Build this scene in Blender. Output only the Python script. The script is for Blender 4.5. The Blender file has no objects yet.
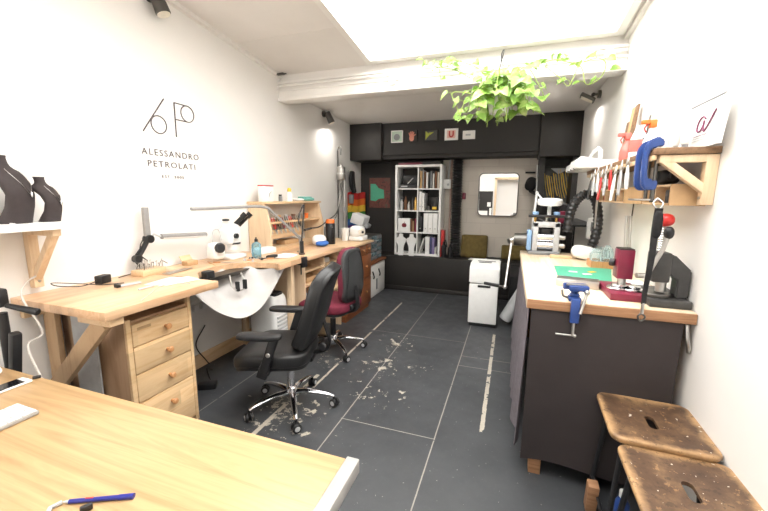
import bpy, bmesh, math, random
from mathutils import Vector, Matrix, Euler
random.seed(7)
C = bpy.context.scene
COL = C.collection
PI = math.pi
R = math.radians

# ------------------------------------------------------------------ camera
CAMH = 1.475
FPX = 363.15
yaw, pitch, roll = R(19.16), R(9.26), R(.5)
_F = Vector((-math.sin(yaw)*math.cos(pitch), math.cos(yaw)*math.cos(pitch), -math.sin(pitch)))
_r = Vector((math.cos(yaw), math.sin(yaw), 0)); _u = _r.cross(_F)
_R = _r*math.cos(roll)+_u*math.sin(roll); _U = -_r*math.sin(roll)+_u*math.cos(roll)
CAMP = Vector((0, 0, CAMH))
cam_d = bpy.data.cameras.new('camera'); cam = bpy.data.objects.new('camera', cam_d); COL.objects.link(cam)
cam_d.sensor_width = 36; cam_d.sensor_fit = 'HORIZONTAL'; cam_d.lens = FPX/768*36
cam_d.clip_start = .02
m = Matrix.Identity(4)
for i in range(3):
    m[i][0] = _R[i]; m[i][1] = _U[i]; m[i][2] = -_F[i]; m[i][3] = CAMP[i]
cam.matrix_world = m
C.camera = cam
# measured places: a sight line met with a level, or with a plane of the room, gives a real 3D position
def _ray(a, b): return _R*((a-384)/FPX)-_U*((b-255.5)/FPX)+_F
def PX(a, b, x): d = _ray(a, b); return CAMP+d*(x/d.x)
def PY(a, b, y): d = _ray(a, b); return CAMP+d*(y/d.y)
def PZ(a, b, z): d = _ray(a, b); return CAMP+d*((z-CAMH)/d.z)
def V(*a): return Vector(a)

# ------------------------------------------------------------------ materials
def s2l(c):
    return tuple(((v/12.92) if v <= .04045 else ((v+.055)/1.055)**2.4) for v in [x/255 for x in c])
def rgb(c): return (*s2l(c), 1)
class NT:
    def __init__(s, name):
        s.m = bpy.data.materials.new(name); s.m.use_nodes = True
        s.t = s.m.node_tree; s.b = s.t.nodes['Principled BSDF']; s.out = s.t.nodes['Material Output']
    def n(s, typ, **kw):
        nd = s.t.nodes.new(typ)
        for k, v in kw.items():
            if k in nd.inputs: nd.inputs[k].default_value = v
            else: setattr(nd, k, v)
        return nd
    def l(s, a, b): s.t.links.new(a, b)
    def coord(s, scale=(1, 1, 1), loc=(0, 0, 0), rot=(0, 0, 0), which='Object'):
        tc = s.n('ShaderNodeTexCoord'); mp = s.n('ShaderNodeMapping')
        mp.inputs['Scale'].default_value = scale; mp.inputs['Location'].default_value = loc; mp.inputs['Rotation'].default_value = rot
        s.l(tc.outputs[which], mp.inputs['Vector']); return mp.outputs[0]
    def noise(s, vec, scale=5, detail=4, rough=.6, dist=0):
        nd = s.n('ShaderNodeTexNoise'); nd.inputs['Scale'].default_value = scale; nd.inputs['Detail'].default_value = detail
        nd.inputs['Roughness'].default_value = rough; nd.inputs['Distortion'].default_value = dist
        s.l(vec, nd.inputs['Vector']); return nd.outputs['Fac']
    def ramp(s, fac, stops):
        nd = s.n('ShaderNodeValToRGB'); e = nd.color_ramp.elements
        while len(e) < len(stops): e.new(.5)
        for i, (p, c) in enumerate(stops): e[i].position = p; e[i].color = c if len(c) == 4 else rgb(c)
        s.l(fac, nd.inputs['Fac']); return nd.outputs['Color']
    def mix(s, fac, a, b, mode='MIX'):
        nd = s.n('ShaderNodeMix', data_type='RGBA', blend_type=mode)
        for i, v in ((0, fac), (6, a), (7, b)):
            if isinstance(v, (int, float)): nd.inputs[i].default_value = v
            elif isinstance(v, tuple): nd.inputs[i].default_value = v
            else: s.l(v, nd.inputs[i])
        return nd.outputs[2]
    def math(s, op, a, b=None, c=None):
        nd = s.n('ShaderNodeMath', operation=op)
        for i, v in enumerate((a, b, c)):
            if v is None: continue
            if isinstance(v, (int, float)): nd.inputs[i].default_value = v
            else: s.l(v, nd.inputs[i])
        return nd.outputs[0]
    def bump(s, h, strength=.2, dist=.002):
        nd = s.n('ShaderNodeBump'); nd.inputs['Strength'].default_value = strength; nd.inputs['Distance'].default_value = dist
        s.l(h, nd.inputs['Height']); s.l(nd.outputs[0], s.b.inputs['Normal'])
    def base(s, c):
        if isinstance(c, tuple): s.b.inputs['Base Color'].default_value = c
        else: s.l(c, s.b.inputs['Base Color'])
def mat(name, col, rough=.5, metal=0, var=.06, nscale=18, bump=0, spec=.5, coat=0):
    t = NT(name); t.b.inputs['Roughness'].default_value = rough; t.b.inputs['Metallic'].default_value = metal
    t.b.inputs['Specular IOR Level'].default_value = spec
    if coat: t.b.inputs['Coat Weight'].default_value = coat; t.b.inputs['Coat Roughness'].default_value = .15
    c = rgb(col); vec = t.coord()
    n = t.noise(vec, nscale, 4)
    lo = tuple(max(0, x*(1-var*1.6)) for x in c[:3])+(1,); hi = tuple(min(1, x*(1+var)) for x in c[:3])+(1,)
    t.base(t.ramp(n, [(.3, lo), (.7, hi)]))
    if bump: t.bump(t.noise(vec, nscale*6, 3), bump)
    return t.m
def wood(name, c1, c2, along='Y', scale=14, rough=.45, stretch=.06, plank=0, plank_axis='X', knots=False):
    t = NT(name); t.b.inputs['Roughness'].default_value = rough
    sc = [scale, scale, scale]; sc['XYZ'.index(along)] = scale*stretch
    vec = t.coord(tuple(sc))
    w = t.noise(vec, 1.3, 6, .62, .9)
    col = t.ramp(w, [(.28, c2), (.5, c1), (.72, c2 if not knots else c1)])
    fine = t.noise(vec, 6, 3)
    col = t.mix(t.math('MULTIPLY', fine, .25), col, rgb(c2))
    if plank:
        tc = t.n('ShaderNodeTexCoord'); sp = t.n('ShaderNodeSeparateXYZ'); t.l(tc.outputs['Object'], sp.inputs[0])
        k = t.math('FLOOR', t.math('DIVIDE', sp.outputs[plank_axis], plank))
        l = t.math('FLOOR', t.math('DIVIDE', t.math('ADD', sp.outputs[along], t.math('MULTIPLY', k, .37)), plank*9))
        cb = t.n('ShaderNodeCombineXYZ'); t.l(k, cb.inputs[0]); t.l(l, cb.inputs[1])
        wn = t.n('ShaderNodeTexWhiteNoise', noise_dimensions='3D'); t.l(cb.outputs[0], wn.inputs['Vector'])
        hv = t.n('ShaderNodeHueSaturation'); t.l(t.math('ADD', t.math('MULTIPLY', wn.outputs['Value'], .3), .84), hv.inputs['Value']); t.l(col, hv.inputs['Color'])
        col = hv.outputs[0]
    t.base(col); t.bump(fine, .08, .001)
    return t.m
def metal(name, col, rough=.25):
    t = NT(name); t.b.inputs['Metallic'].default_value = 1; t.base(rgb(col))
    n = t.noise(t.coord((1, 1, 1)), 30, 3)
    t.l(t.math('ADD', t.math('MULTIPLY', n, .12), rough-.05), t.b.inputs['Roughness']); return t.m
def glass(name, col=(235, 245, 245), rough=.02, mixf=.75):
    t = NT(name); t.b.inputs['Base Color'].default_value = rgb(col); t.b.inputs['Roughness'].default_value = .08
    tr = t.n('ShaderNodeBsdfTransparent'); tr.inputs[0].default_value = rgb(col)
    mx = t.n('ShaderNodeMixShader'); fr = t.n('ShaderNodeFresnel'); fr.inputs[0].default_value = 1.45
    t.l(t.math('ADD', t.math('MULTIPLY', fr.outputs[0], .9), 1-mixf-.12), mx.inputs[0])
    t.l(tr.outputs[0], mx.inputs[1]); t.l(t.b.outputs[0], mx.inputs[2]); t.l(mx.outputs[0], t.out.inputs['Surface'])
    return t.m

M = {}
M['white_wall'] = mat('white_wall_paint', (236, 233, 229), .7, var=.012, nscale=2.5, bump=.05)
M['ceil_white'] = mat('ceiling_paint', (232, 228, 223), .75, var=.03, nscale=1.5, bump=.04)
M['trim_white'] = mat('trim_gloss_white', (238, 235, 230), .4, var=.03, nscale=6)
M['black_wall'] = mat('black_wall_paint', (35, 32, 30), .62, var=.12, nscale=3, bump=.06)
M['black_wall2'] = mat('black_board_paint', (39, 36, 34), .55, var=.1, nscale=3, bump=.04)
M['panel_dark'] = mat('dark_warm_panel_paint', (50, 43, 43), .7, var=.1, nscale=4, bump=.08)
M['white_gloss'] = mat('white_plastic', (238, 238, 236), .35, var=.02)
M['white_matt'] = mat('white_card', (238, 236, 232), .7, var=.02)
M['cream'] = mat('cream_plastic', (228, 220, 205), .45)
M['black_pl'] = mat('black_plastic', (30, 30, 32), .45, var=.15)
M['black_soft'] = mat('black_fabric', (26, 25, 26), .85, var=.25, nscale=60, bump=.3)
M['charcoal'] = mat('charcoal_cast_iron', (64, 63, 62), .5, var=.12, nscale=25, bump=.15)
M['grey_pl'] = mat('grey_plastic', (128, 130, 132), .5)
M['lgrey'] = mat('light_grey_plastic', (188, 189, 190), .45)
M['chrome'] = metal('chrome', (225, 225, 228), .12)
M['steel'] = metal('steel', (190, 188, 184), .32)
M['arm_grey'] = mat('grey_lamp_enamel', (150, 148, 146), .4)
M['alu'] = metal('aluminium', (205, 203, 200), .38)
M['dsteel'] = metal('dark_steel', (105, 103, 100), .4)
M['brass'] = metal('brass', (200, 160, 90), .3)
M['leather'] = mat('black_leather', (33, 33, 34), .38, var=.12, nscale=14, bump=.25)
M['burgundy'] = mat('burgundy_upholstery', (112, 30, 52), .8, var=.15, nscale=50, bump=.25)
M['maroon'] = mat('maroon_enamel', (122, 34, 58), .35, var=.08)
M['blue'] = mat('blue_enamel', (46, 74, 138), .4, var=.12)
M['lblue'] = mat('light_blue_enamel', (138, 172, 210), .45)
M['navy'] = mat('navy_plastic', (38, 42, 130), .3)
M['red'] = mat('red_plastic', (198, 48, 44), .3)
M['pinkred'] = mat('pink_red_plastic', (228, 110, 100), .35)
M['orange'] = mat('orange_plastic', (235, 120, 50), .4)
M['yellow'] = mat('yellow_plastic', (238, 195, 60), .45)
M['green_mat'] = mat('green_cutting_mat', (78, 168, 136), .6, var=.06, nscale=30)
M['green'] = mat('green_liquid', (130, 180, 90), .35)
M['teal'] = mat('teal_cloth', (120, 185, 175), .7)
M['bluecloth'] = mat('blue_cloth', (60, 110, 190), .8)
M['olive'] = mat('olive_velvet', (104, 88, 46), .9, var=.2, nscale=20, bump=.2)
M['tan'] = mat('tan_card', (196, 160, 118), .75)
M['brown'] = mat('brown_card', (120, 84, 62), .8)
M['edge_grey'] = mat('pale_grey_edging', (162, 160, 156), .5)
M['paper'] = mat('paper', (240, 238, 233), .8, var=.02)
M['sling'] = mat('white_leather_sling', (190, 186, 183), .6, var=.07, nscale=5, bump=.15)
M['curtain'] = mat('grey_violet_cloth', (112, 106, 112), .9, var=.1, nscale=40, bump=.2)
M['bust'] = mat('dark_brown_velvet', (58, 50, 50), .8, var=.08, nscale=40, bump=.15)
M['glass'] = glass('clear_glass')
M['bluegl'] = glass('blue_bottle_glass', (196, 228, 238), mixf=.72)
M['darkgl'] = mat('black_screen_glass', (14, 14, 18), .1)
M['rubber'] = mat('black_rubber_hose', (46, 46, 47), .3, var=.15)
M['cable_b'] = mat('black_cable', (30, 29, 30), .6)
M['cable_w'] = mat('pale_grey_cable', (200, 192, 184), .6)
M['logo'] = mat('dark_vinyl_lettering', (84, 76, 78), .6)
M['logo_p'] = mat('plum_script_print', (120, 50, 84), .5)
M['pine'] = wood('pale_pine', (230, 205, 172), (212, 180, 142), 'Z', 16)
M['pine_x'] = wood('pale_pine_along_depth', (226, 196, 158), (206, 168, 124), 'X', 16)
M['pine_y'] = wood('pale_pine_along_length', (226, 196, 158), (206, 168, 124), 'Y', 16)
M['bench'] = wood('beech_worktop_staves', (220, 184, 148), (198, 154, 114), 'Y', 14, .38, plank=.045, plank_axis='X')
M['bench_r'] = wood('pale_worn_worktop', (236, 218, 192), (214, 184, 146), 'Y', 10, .42, plank=.07, plank_axis='X')
M['osb'] = wood('worn_board_edge', (174, 130, 94), (128, 90, 62), 'X', 20, .6)
M['drawer'] = wood('oak_drawer_front', (234, 202, 158), (212, 168, 116), 'Y', 11, .45, .12, plank=.09, plank_axis='Z')
M['cab_side'] = wood('brown_ply_panel', (182, 148, 116), (160, 124, 92), 'Z', 9, .55, .12)
M['brace'] = wood('planed_timber', (190, 158, 122), (166, 132, 96), 'Z', 12, .6, .2, knots=True)
M['desk'] = wood('light_oak_veneer', (190, 158, 116), (156, 122, 84), 'X', 11, .32, .05)
M['chest'] = wood('brown_stained_pine', (150, 92, 56), (116, 64, 36), 'Y', 10, .4, .15)
M['shelf_dark'] = wood('weathered_brown_board', (140, 108, 78), (88, 64, 46), 'Y', 16, .7, .05)
M['knobwood'] = wood('turned_beech_knob', (206, 152, 102), (180, 122, 76), 'Z', 30, .4)

# painted ply floor: dark blue-grey, worn seams between the sheets, scuffs down to the pale wood
def floor_mat():
    t = NT('painted_floor_boards'); vec = t.coord()
    tc = t.n('ShaderNodeTexCoord'); sp = t.n('ShaderNodeSeparateXYZ'); t.l(tc.outputs['Object'], sp.inputs[0])
    X, Y = sp.outputs[0], sp.outputs[1]
    n1 = t.noise(vec, 2.2, 5); n2 = t.noise(vec, 9, 6, .7); n3 = t.noise(vec, 38, 5, .7)
    base = t.ramp(n1, [(.3, (60, 62, 65)), (.7, (73, 75, 78))])
    base = t.mix(t.math('MULTIPLY', t.ramp(n3, [(.55, (0, 0, 0)), (.75, (255, 255, 255))]), .2), base, rgb((92, 95, 98)))
    def line(coord, at, half, lo=None, hi=None, other=None, wob=.004):
        d = t.math('ABSOLUTE', t.math('SUBTRACT', t.math('ADD', coord, t.math('MULTIPLY', t.math('SUBTRACT', n2, .5), wob)), at))
        f = t.math('LESS_THAN', d, half)
        if lo is not None:
            f = t.math('MULTIPLY', f, t.math('MULTIPLY', t.math('GREATER_THAN', other, lo), t.math('LESS_THAN', other, hi)))
        return f
    dark = None; pale = None
    def acc(a, f): return f if a is None else t.math('MAXIMUM', a, f)
    gap = t.math('GREATER_THAN', n2, .44)
    for (c, at, half, lo, hi, o) in ((X, -.364, .0035, -2, 5.4, Y), (X, -.99, .0035, -2, 5.4, Y), (Y, 2.02, .003, -1, -.36, X), (Y, 3.285, .003, -.364, .8, X), (Y, 3.08, .003, -.364, .8, X), (Y, 3.62, .0025, -1.4, -.364, X), (X, -1.95, .003, -2, 5.4, Y)):
        dark = acc(dark, line(c, at, half, lo, hi, o))
    for (c, at, half, lo, hi, o) in ((X, -.094, .014, 2.14, 3.95, Y), (X, -1.375, .010, 2.3, 4.75, Y), (X, -1.44, .016, 1.5, 2.5, Y)):
        pale = acc(pale, t.math('MULTIPLY', line(c, at, half, lo, hi, o, .02), gap))
    # scuff patches
    v1 = t.n('ShaderNodeTexNoise'); v1.inputs['Scale'].default_value = 11; v1.inputs['Detail'].default_value = 8; v1.inputs['Roughness'].default_value = .72
    t.l(vec, v1.inputs['Vector'])
    def spot(x, y, r, thr):
        d = t.math('ADD', t.math('POWER', t.math('SUBTRACT', X, x), 2), t.math('POWER', t.math('SUBTRACT', Y, y), 2))
        fall = t.math('SUBTRACT', 1, t.math('DIVIDE', t.math('SQRT', d), r))
        return t.math('GREATER_THAN', t.math('ADD', v1.outputs['Fac'], t.math('MULTIPLY', fall, .16)), thr)
    sc = None
    for a in ((-1.37, 1.95, .38, .655), (-1.02, 2.85, .34, .67), (-.70, 2.9, .22, .685), (-1.02, 3.35, .34, .675), (-.9, 2.4, .5, .715), (-1.5, 2.75, .3, .68), (-.75, 2.45, .12, .68)):
        sc = acc(sc, spot(*a))
    fleck = t.math('GREATER_THAN', t.noise(vec, 55, 2, .5), .735)
    worn = t.mix(n3, rgb((176, 168, 152)), rgb((214, 206, 190)))
    col = t.mix(t.math('MULTIPLY', t.math('MULTIPLY', dark, t.math('GREATER_THAN', n2, .38)), .62), base, rgb((176, 170, 160)))
    col = t.mix(t.math('MULTIPLY', pale, .85), col, worn)
    col = t.mix(t.math('MULTIPLY', sc, .75), col, worn)
    col = t.mix(t.math('MULTIPLY', fleck, .45), col, rgb((190, 186, 178)))
    t.base(col)
    t.l(t.ramp(n2, [(.3, (.36,)*3+(1,)), (.7, (.52,)*3+(1,))]), t.b.inputs['Roughness'])
    t.bump(n3, .08, .001)
    return t.m
M['floor'] = floor_mat()
def stool_mat(seed, hx, hy):
    t = NT('worn_stool_wood'); vec = t.coord(loc=(seed, seed*.7, 0)); tc = t.n('ShaderNodeTexCoord')
    sp = t.n('ShaderNodeSeparateXYZ'); t.l(tc.outputs['Object'], sp.inputs[0])
    st = t.noise(t.coord((5, 60, 10), (seed, 0, 0)), 1.4, 5)
    n1 = t.noise(vec, 9, 6, .68); n2 = t.noise(vec, 26, 6, .7); n3 = t.noise(vec, 46, 2, .5)
    base = t.ramp(n1, [(.3, (56, 40, 29)), (.5, (88, 66, 48)), (.72, (132, 104, 74))])
    base = t.mix(t.math('MULTIPLY', st, .45), base, rgb((78, 52, 34)))
    ex = t.math('DIVIDE', t.math('ABSOLUTE', sp.outputs[0]), hx); ey = t.math('DIVIDE', t.math('ABSOLUTE', sp.outputs[1]), hy)
    e = t.math('ADD', t.math('MAXIMUM', ex, ey), t.math('MULTIPLY', t.math('SUBTRACT', n1, .5), .4))
    base = t.mix(t.ramp(e, [(.80, (0, 0, 0)), (1.02, (235, 235, 235))]), base, rgb((186, 148, 104)))
    base = t.mix(t.math('MULTIPLY', t.math('GREATER_THAN', n2, .62), .5), base, rgb((164, 128, 88)))
    base = t.mix(t.math('MULTIPLY', t.math('LESS_THAN', n2, .40), .6), base, rgb((44, 31, 23)))
    base = t.mix(t.math('MULTIPLY', t.math('GREATER_THAN', n3, .715), .8), base, rgb((222, 216, 202)))
    t.base(base); t.b.inputs['Roughness'].default_value = .5; t.bump(n2, .25, .002)
    return t.m
def block_mat():
    t = NT('painted_breeze_block'); br = t.n('ShaderNodeTexBrick')
    br.inputs['Scale'].default_value = 1; br.inputs['Brick Width'].default_value = .44; br.inputs['Row Height'].default_value = .215; br.inputs['Mortar Size'].default_value = .006
    br.inputs['Color1'].default_value = rgb((208, 200, 190)); br.inputs['Color2'].default_value = rgb((202, 194, 183)); br.inputs['Mortar'].default_value = rgb((196, 188, 178))
    t.l(t.coord(rot=(PI/2, 0, 0)), br.inputs['Vector']); t.base(br.outputs['Color']); t.b.inputs['Roughness'].default_value = .75
    t.bump(t.noise(t.coord(), 60, 3), .2, .002); return t.m
M['block'] = block_mat()

# ------------------------------------------------------------------ mesh helper
class MB:
    def __init__(s): s.bm = bmesh.new()
    def _add(s, tb):
        me = bpy.data.meshes.new('t'); tb.to_mesh(me); tb.free(); s.bm.from_mesh(me); bpy.data.meshes.remove(me); return s
    def box(s, c, d, rot=None, bev=0, seg=2, taper=None):
        tb = bmesh.new(); bmesh.ops.create_cube(tb, size=1)
        for v in tb.verts:
            k = 1
            if taper and v.co.z > 0: k = taper
            v.co = Vector((v.co.x*d[0]*k, v.co.y*d[1]*k, v.co.z*d[2]))
        if bev: bmesh.ops.bevel(tb, geom=tb.edges[:], offset=min(bev, min(d)*.45), segments=seg, affect='EDGES', profile=.5)
        mt = Matrix.Translation(Vector(c))
        if rot is not None: mt = mt @ (rot.to_4x4() if isinstance(rot, Matrix) else Euler([R(a) for a in rot]).to_matrix().to_4x4())
        bmesh.ops.transform(tb, matrix=mt, verts=tb.verts); return s._add(tb)
    def bb(s, x0, x1, y0, y1, z0, z1, bev=0): return s.box(((x0+x1)/2, (y0+y1)/2, (z0+z1)/2), (abs(x1-x0), abs(y1-y0), abs(z1-z0)), None, bev)
    def cyl(s, p0, p1, r0, r1=None, seg=16, bev=0):
        p0, p1 = Vector(p0), Vector(p1); d = p1-p0; r1 = r0 if r1 is None else r1
        if bev:
            q = d.to_track_quat('Z', 'Y').to_matrix(); L = d.length
            return s.lathe([(0, 0), (r0-bev, 0), (r0, bev), (r1, L-bev), (r1-bev, L), (0, L)], p0, q, seg)
        tb = bmesh.new(); bmesh.ops.create_cone(tb, cap_ends=True, segments=seg, radius1=r0, radius2=max(r1, 1e-5), depth=d.length)
        q = d.to_track_quat('Z', 'Y').to_matrix().to_4x4()
        bmesh.ops.transform(tb, matrix=Matrix.Translation((p0+p1)/2) @ q, verts=tb.verts); return s._add(tb)
    def lathe(s, prof, c=(0, 0, 0), rot=None, seg=24):
        tb = bmesh.new(); rings = []
        for r, z in prof:
            if r < 1e-6: rings.append([tb.verts.new((0, 0, z))])
            else: rings.append([tb.verts.new((r*math.cos(2*PI*i/seg), r*math.sin(2*PI*i/seg), z)) for i in range(seg)])
        for a, b in zip(rings, rings[1:]):
            if len(a) == 1 and len(b) == 1: continue
            for i in range(seg):
                j = (i+1) % seg
                if len(a) == 1: tb.faces.new((a[0], b[j], b[i]))
                elif len(b) == 1: tb.faces.new((a[i], a[j], b[0]))
                else: tb.faces.new((a[i], a[j], b[j], b[i]))
        mt = Matrix.Translation(Vector(c))
        if rot is not None: mt = mt @ (rot.to_4x4() if isinstance(rot, Matrix) else Euler([R(a) for a in rot]).to_matrix().to_4x4())
        bmesh.ops.transform(tb, matrix=mt, verts=tb.verts)
        bmesh.ops.recalc_face_normals(tb, faces=tb.faces); return s._add(tb)
    def tube(s, pts, r, seg=8, closed=False, sub=0, flat=None):
        pts = [Vector(p) for p in pts]
        if sub:
            out = []; n = len(pts); rr = []
            rl = r if isinstance(r, (list, tuple)) else [r]*n
            rng = n if closed else n-1
            for i in range(rng):
                p0 = pts[(i-1) % n] if (closed or i > 0) else pts[i]*2-pts[i+1]
                p1, p2 = pts[i], pts[(i+1) % n]
                p3 = pts[(i+2) % n] if (closed or i+2 < n) else p2*2-p1
                for k in range(sub):
                    u = k/sub; out.append(.5*((2*p1)+(p2-p0)*u+(2*p0-5*p1+4*p2-p3)*u*u+(3*p1-p0-3*p2+p3)*u**3)); rr.append(rl[i]*(1-u)+rl[(i+1) % n]*u)
            if not closed: out.append(pts[-1]); rr.append(rl[-1])
            pts = out; r = rr
        n = len(pts); rl = r if isinstance(r, (list, tuple)) else [r]*n
        tb = bmesh.new(); rings = []; prev = None
        for i, p in enumerate(pts):
            if closed: tg = (pts[(i+1) % n]-pts[i-1])
            else: tg = (pts[min(i+1, n-1)]-pts[max(i-1, 0)])
            tg.normalize()
            if prev is None:
                a = Vector((0, 0, 1)) if abs(tg.z) < .9 else Vector((1, 0, 0)); nv = (a-tg*a.dot(tg)).normalized()
            else:
                nv = prev-tg*prev.dot(tg); nv = nv.normalized() if nv.length > 1e-6 else prev
            prev = nv; bv = tg.cross(nv)
            fx, fy = flat if flat else (1, 1)
            rings.append([tb.verts.new(p+nv*(rl[i]*fx*math.cos(2*PI*k/seg))+bv*(rl[i]*fy*math.sin(2*PI*k/seg))) for k in range(seg)])
        for i in range(n if closed else n-1):
            a, b = rings[i], rings[(i+1) % n]
            for k in range(seg):
                j = (k+1) % seg; tb.faces.new((a[k], a[j], b[j], b[k]))
        if not closed:
            tb.faces.new(rings[0][::-1]); tb.faces.new(rings[-1])
        bmesh.ops.recalc_face_normals(tb, faces=tb.faces); return s._add(tb)
    def prism(s, pts, plane, a, b, bev=0):
        tb = bmesh.new()
        def P(u, v, w): return {'XY': (u, v, w), 'XZ': (u, w, v), 'YZ': (w, u, v)}[plane]
        lo = [tb.verts.new(P(u, v, a)) for u, v in pts]; hi = [tb.verts.new(P(u, v, b)) for u, v in pts]
        tb.faces.new(lo); tb.faces.new(hi); n = len(pts)
        for i in range(n): tb.faces.new((lo[i], lo[(i+1) % n], hi[(i+1) % n], hi[i]))
        bmesh.ops.recalc_face_normals(tb, faces=tb.faces)
        if bev: bmesh.ops.bevel(tb, geom=tb.edges[:], offset=bev, segments=2, affect='EDGES')
        bmesh.ops.triangulate(tb, faces=[f for f in tb.faces if len(f.verts) > 4]); return s._add(tb)
    def sup(s, c, d, e1=.5, e2=.5, rot=None, nu=28, nv=16, warp=None):
        tb = bmesh.new(); sg = lambda x, e: math.copysign(abs(x)**e, x); rows = []
        for j in range(nv+1):
            ph = -PI/2+PI*j/nv; row = []
            for i in range(nu):
                th = 2*PI*i/nu
                p = Vector((sg(math.cos(ph), e1)*sg(math.cos(th), e2)*d[0]/2, sg(math.cos(ph), e1)*sg(math.sin(th), e2)*d[1]/2, sg(math.sin(ph), e1)*d[2]/2))
                if warp: p = warp(p)
                row.append(tb.verts.new(p))
            rows.append(row)
        for j in range(nv):
            for i in range(nu):
                k = (i+1) % nu; tb.faces.new((rows[j][i], rows[j][k], rows[j+1][k], rows[j+1][i]))
        bmesh.ops.remove_doubles(tb, verts=tb.verts, dist=1e-5)
        mt = Matrix.Translation(Vector(c))
        if rot is not None: mt = mt @ (rot.to_4x4() if isinstance(rot, Matrix) else Euler([R(a) for a in rot]).to_matrix().to_4x4())
        bmesh.ops.transform(tb, matrix=mt, verts=tb.verts); bmesh.ops.recalc_face_normals(tb, faces=tb.faces); return s._add(tb)
    def sph(s, c, r, seg=14): return s.sup(c, (2*r, 2*r, 2*r) if not isinstance(r, (tuple, list)) else tuple(2*x for x in r), 1, 1, None, seg, max(6, seg//2))
    def ringprism(s, outer, inner, z0, z1, f=None):
        tb = bmesh.new(); n = len(outer)
        def mk(pts, z): return [tb.verts.new((f(x, y, z) if f else (x, y, z))) for x, y in pts]
        a, b, c, d = mk(outer, z0), mk(outer, z1), mk(inner, z0), mk(inner, z1)
        for i in range(n):
            j = (i+1) % n
            tb.faces.new((a[i], a[j], b[j], b[i])); tb.faces.new((c[j], c[i], d[i], d[j])); tb.faces.new((b[i], b[j], d[j], d[i])); tb.faces.new((a[j], a[i], c[i], c[j]))
        bmesh.ops.recalc_face_normals(tb, faces=tb.faces); return s._add(tb)
    def surf(s, f, nu, nv, th=.002):
        tb = bmesh.new(); g = [[tb.verts.new(f(i/nu, j/nv)) for j in range(nv+1)] for i in range(nu+1)]
        for i in range(nu):
            for j in range(nv): tb.faces.new((g[i][j], g[i+1][j], g[i+1][j+1], g[i][j+1]))
        bmesh.ops.recalc_face_normals(tb, faces=tb.faces)
        if th: bmesh.ops.solidify(tb, geom=tb.faces[:], thickness=th)
        return s._add(tb)
    def xf(s, mt): bmesh.ops.transform(s.bm, matrix=mt, verts=s.bm.verts); return s
    def build(s, name, material, parent=None, local=False, ang=35):
        me = bpy.data.meshes.new(name)
        if parent is not None and not local:
            s.bm.transform(rootmat(parent).inverted())
        s.bm.normal_update(); s.bm.to_mesh(me); s.bm.free()
        me.shade_smooth(); me.set_sharp_from_angle(angle=R(ang))
        me.materials.append(M[material] if isinstance(material, str) else material)
        o = bpy.data.objects.new(name, me); COL.objects.link(o)
        if parent is not None: o.parent = parent
        return o
def rootmat(o):
    while o.parent is not None: o = o.parent
    return Matrix.Translation(o.location) @ o.rotation_euler.to_matrix().to_4x4()
def tag(o, label=None, cat=None, group=None, kind=None):
    if label: o['label'] = label
    if cat: o['category'] = cat
    if group: o['group'] = group
    if kind: o['kind'] = kind
    return o
def thing(name, label, cat, loc=(0, 0, 0), rz=0, group=None):
    o = bpy.data.objects.new(name, None); COL.objects.link(o); o.empty_display_size = .05
    o.location = loc; o.rotation_euler = (0, 0, rz)
    return tag(o, label, cat, group)
def solo(name, mb, material, label, cat, group=None):
    vs = [v.co for v in mb.bm.verts]
    c = Vector(((min(v.x for v in vs)+max(v.x for v in vs))/2, (min(v.y for v in vs)+max(v.y for v in vs))/2, min(v.z for v in vs)))
    mb.bm.transform(Matrix.Translation(-c))
    o = mb.build(name, material); o.location = c
    return tag(o, label, cat, group)
def struct(name, mb, material, parent=None):
    o = mb.build(name, material, parent)
    if parent is None: tag(o, kind='structure')
    return o
def dup(root, loc, rz, label, group=None):
    r = root.copy(); COL.objects.link(r); r.location = loc; r.rotation_euler = (0, 0, rz); r['label'] = label
    if group: r['group'] = group
    for ch in list(root.children):
        c = ch.copy(); COL.objects.link(c); c.parent = r
        for g in list(ch.children):
            d = g.copy(); COL.objects.link(d); d.parent = c
    return r
def rotz(a): return Matrix.Rotation(a, 3, 'Z')
def text_bm(string, height, spacing=1.0, depth=.0015, width=None):
    cu = bpy.data.curves.new('lettering', 'FONT'); cu.body = string; cu.space_character = spacing; cu.extrude = depth; cu.resolution_u = 3
    cu.align_x = 'CENTER'
    ob = bpy.data.objects.new('lettering', cu); COL.objects.link(ob); bpy.context.view_layer.update()
    dg = bpy.context.evaluated_depsgraph_get(); me = bpy.data.meshes.new_from_object(ob.evaluated_get(dg))
    bpy.data.objects.remove(ob); bpy.data.curves.remove(cu)
    mb = MB(); mb.bm.from_mesh(me); bpy.data.meshes.remove(me)
    xs = [v.co.x for v in mb.bm.verts]; ys = [v.co.y for v in mb.bm.verts]
    h = max(ys)-min(ys); w = max(xs)-min(xs); k = height/h; kx = (width/w) if width else k
    mb.xf(Matrix.Diagonal((kx, k, 1, 1)) @ Matrix.Translation((-(max(xs)+min(xs))/2, -min(ys), 0)))
    return mb
WL, WR, YB = -2.47, .80, 5.42
YN = 5.87
# ================================================================== SETTING
YR = -1.7
struct('floor', MB().bb(WL-.1, WR+.1, YR-.1, YN+.1, -.08, 0), 'floor')
struct('wall_left', MB().bb(WL-.1, WL, YR-.1, YN+.1, 0, 3.5), 'white_wall')
struct('wall_right', MB().bb(WR, WR+.1, YR-.1, YN+.1, 0, 3.5), 'white_wall')
struct('wall_back', MB().bb(WL, -1.06, YN, YN+.1, 0, 2.75).bb(-1.06, .335, YN+.012, YN+.1, 0, 2.75).bb(.335, WR, YN, YN+.1, 0, 2.75), 'black_wall')
struct('wall_back_blockwork', MB().bb(-1.06, .335, YN-.004, YN+.012, .5, 2.1), 'block')
struct('wall_ledge', MB().bb(WL, WR, YB, YN, 0, .548, .006), 'black_wall')
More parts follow.
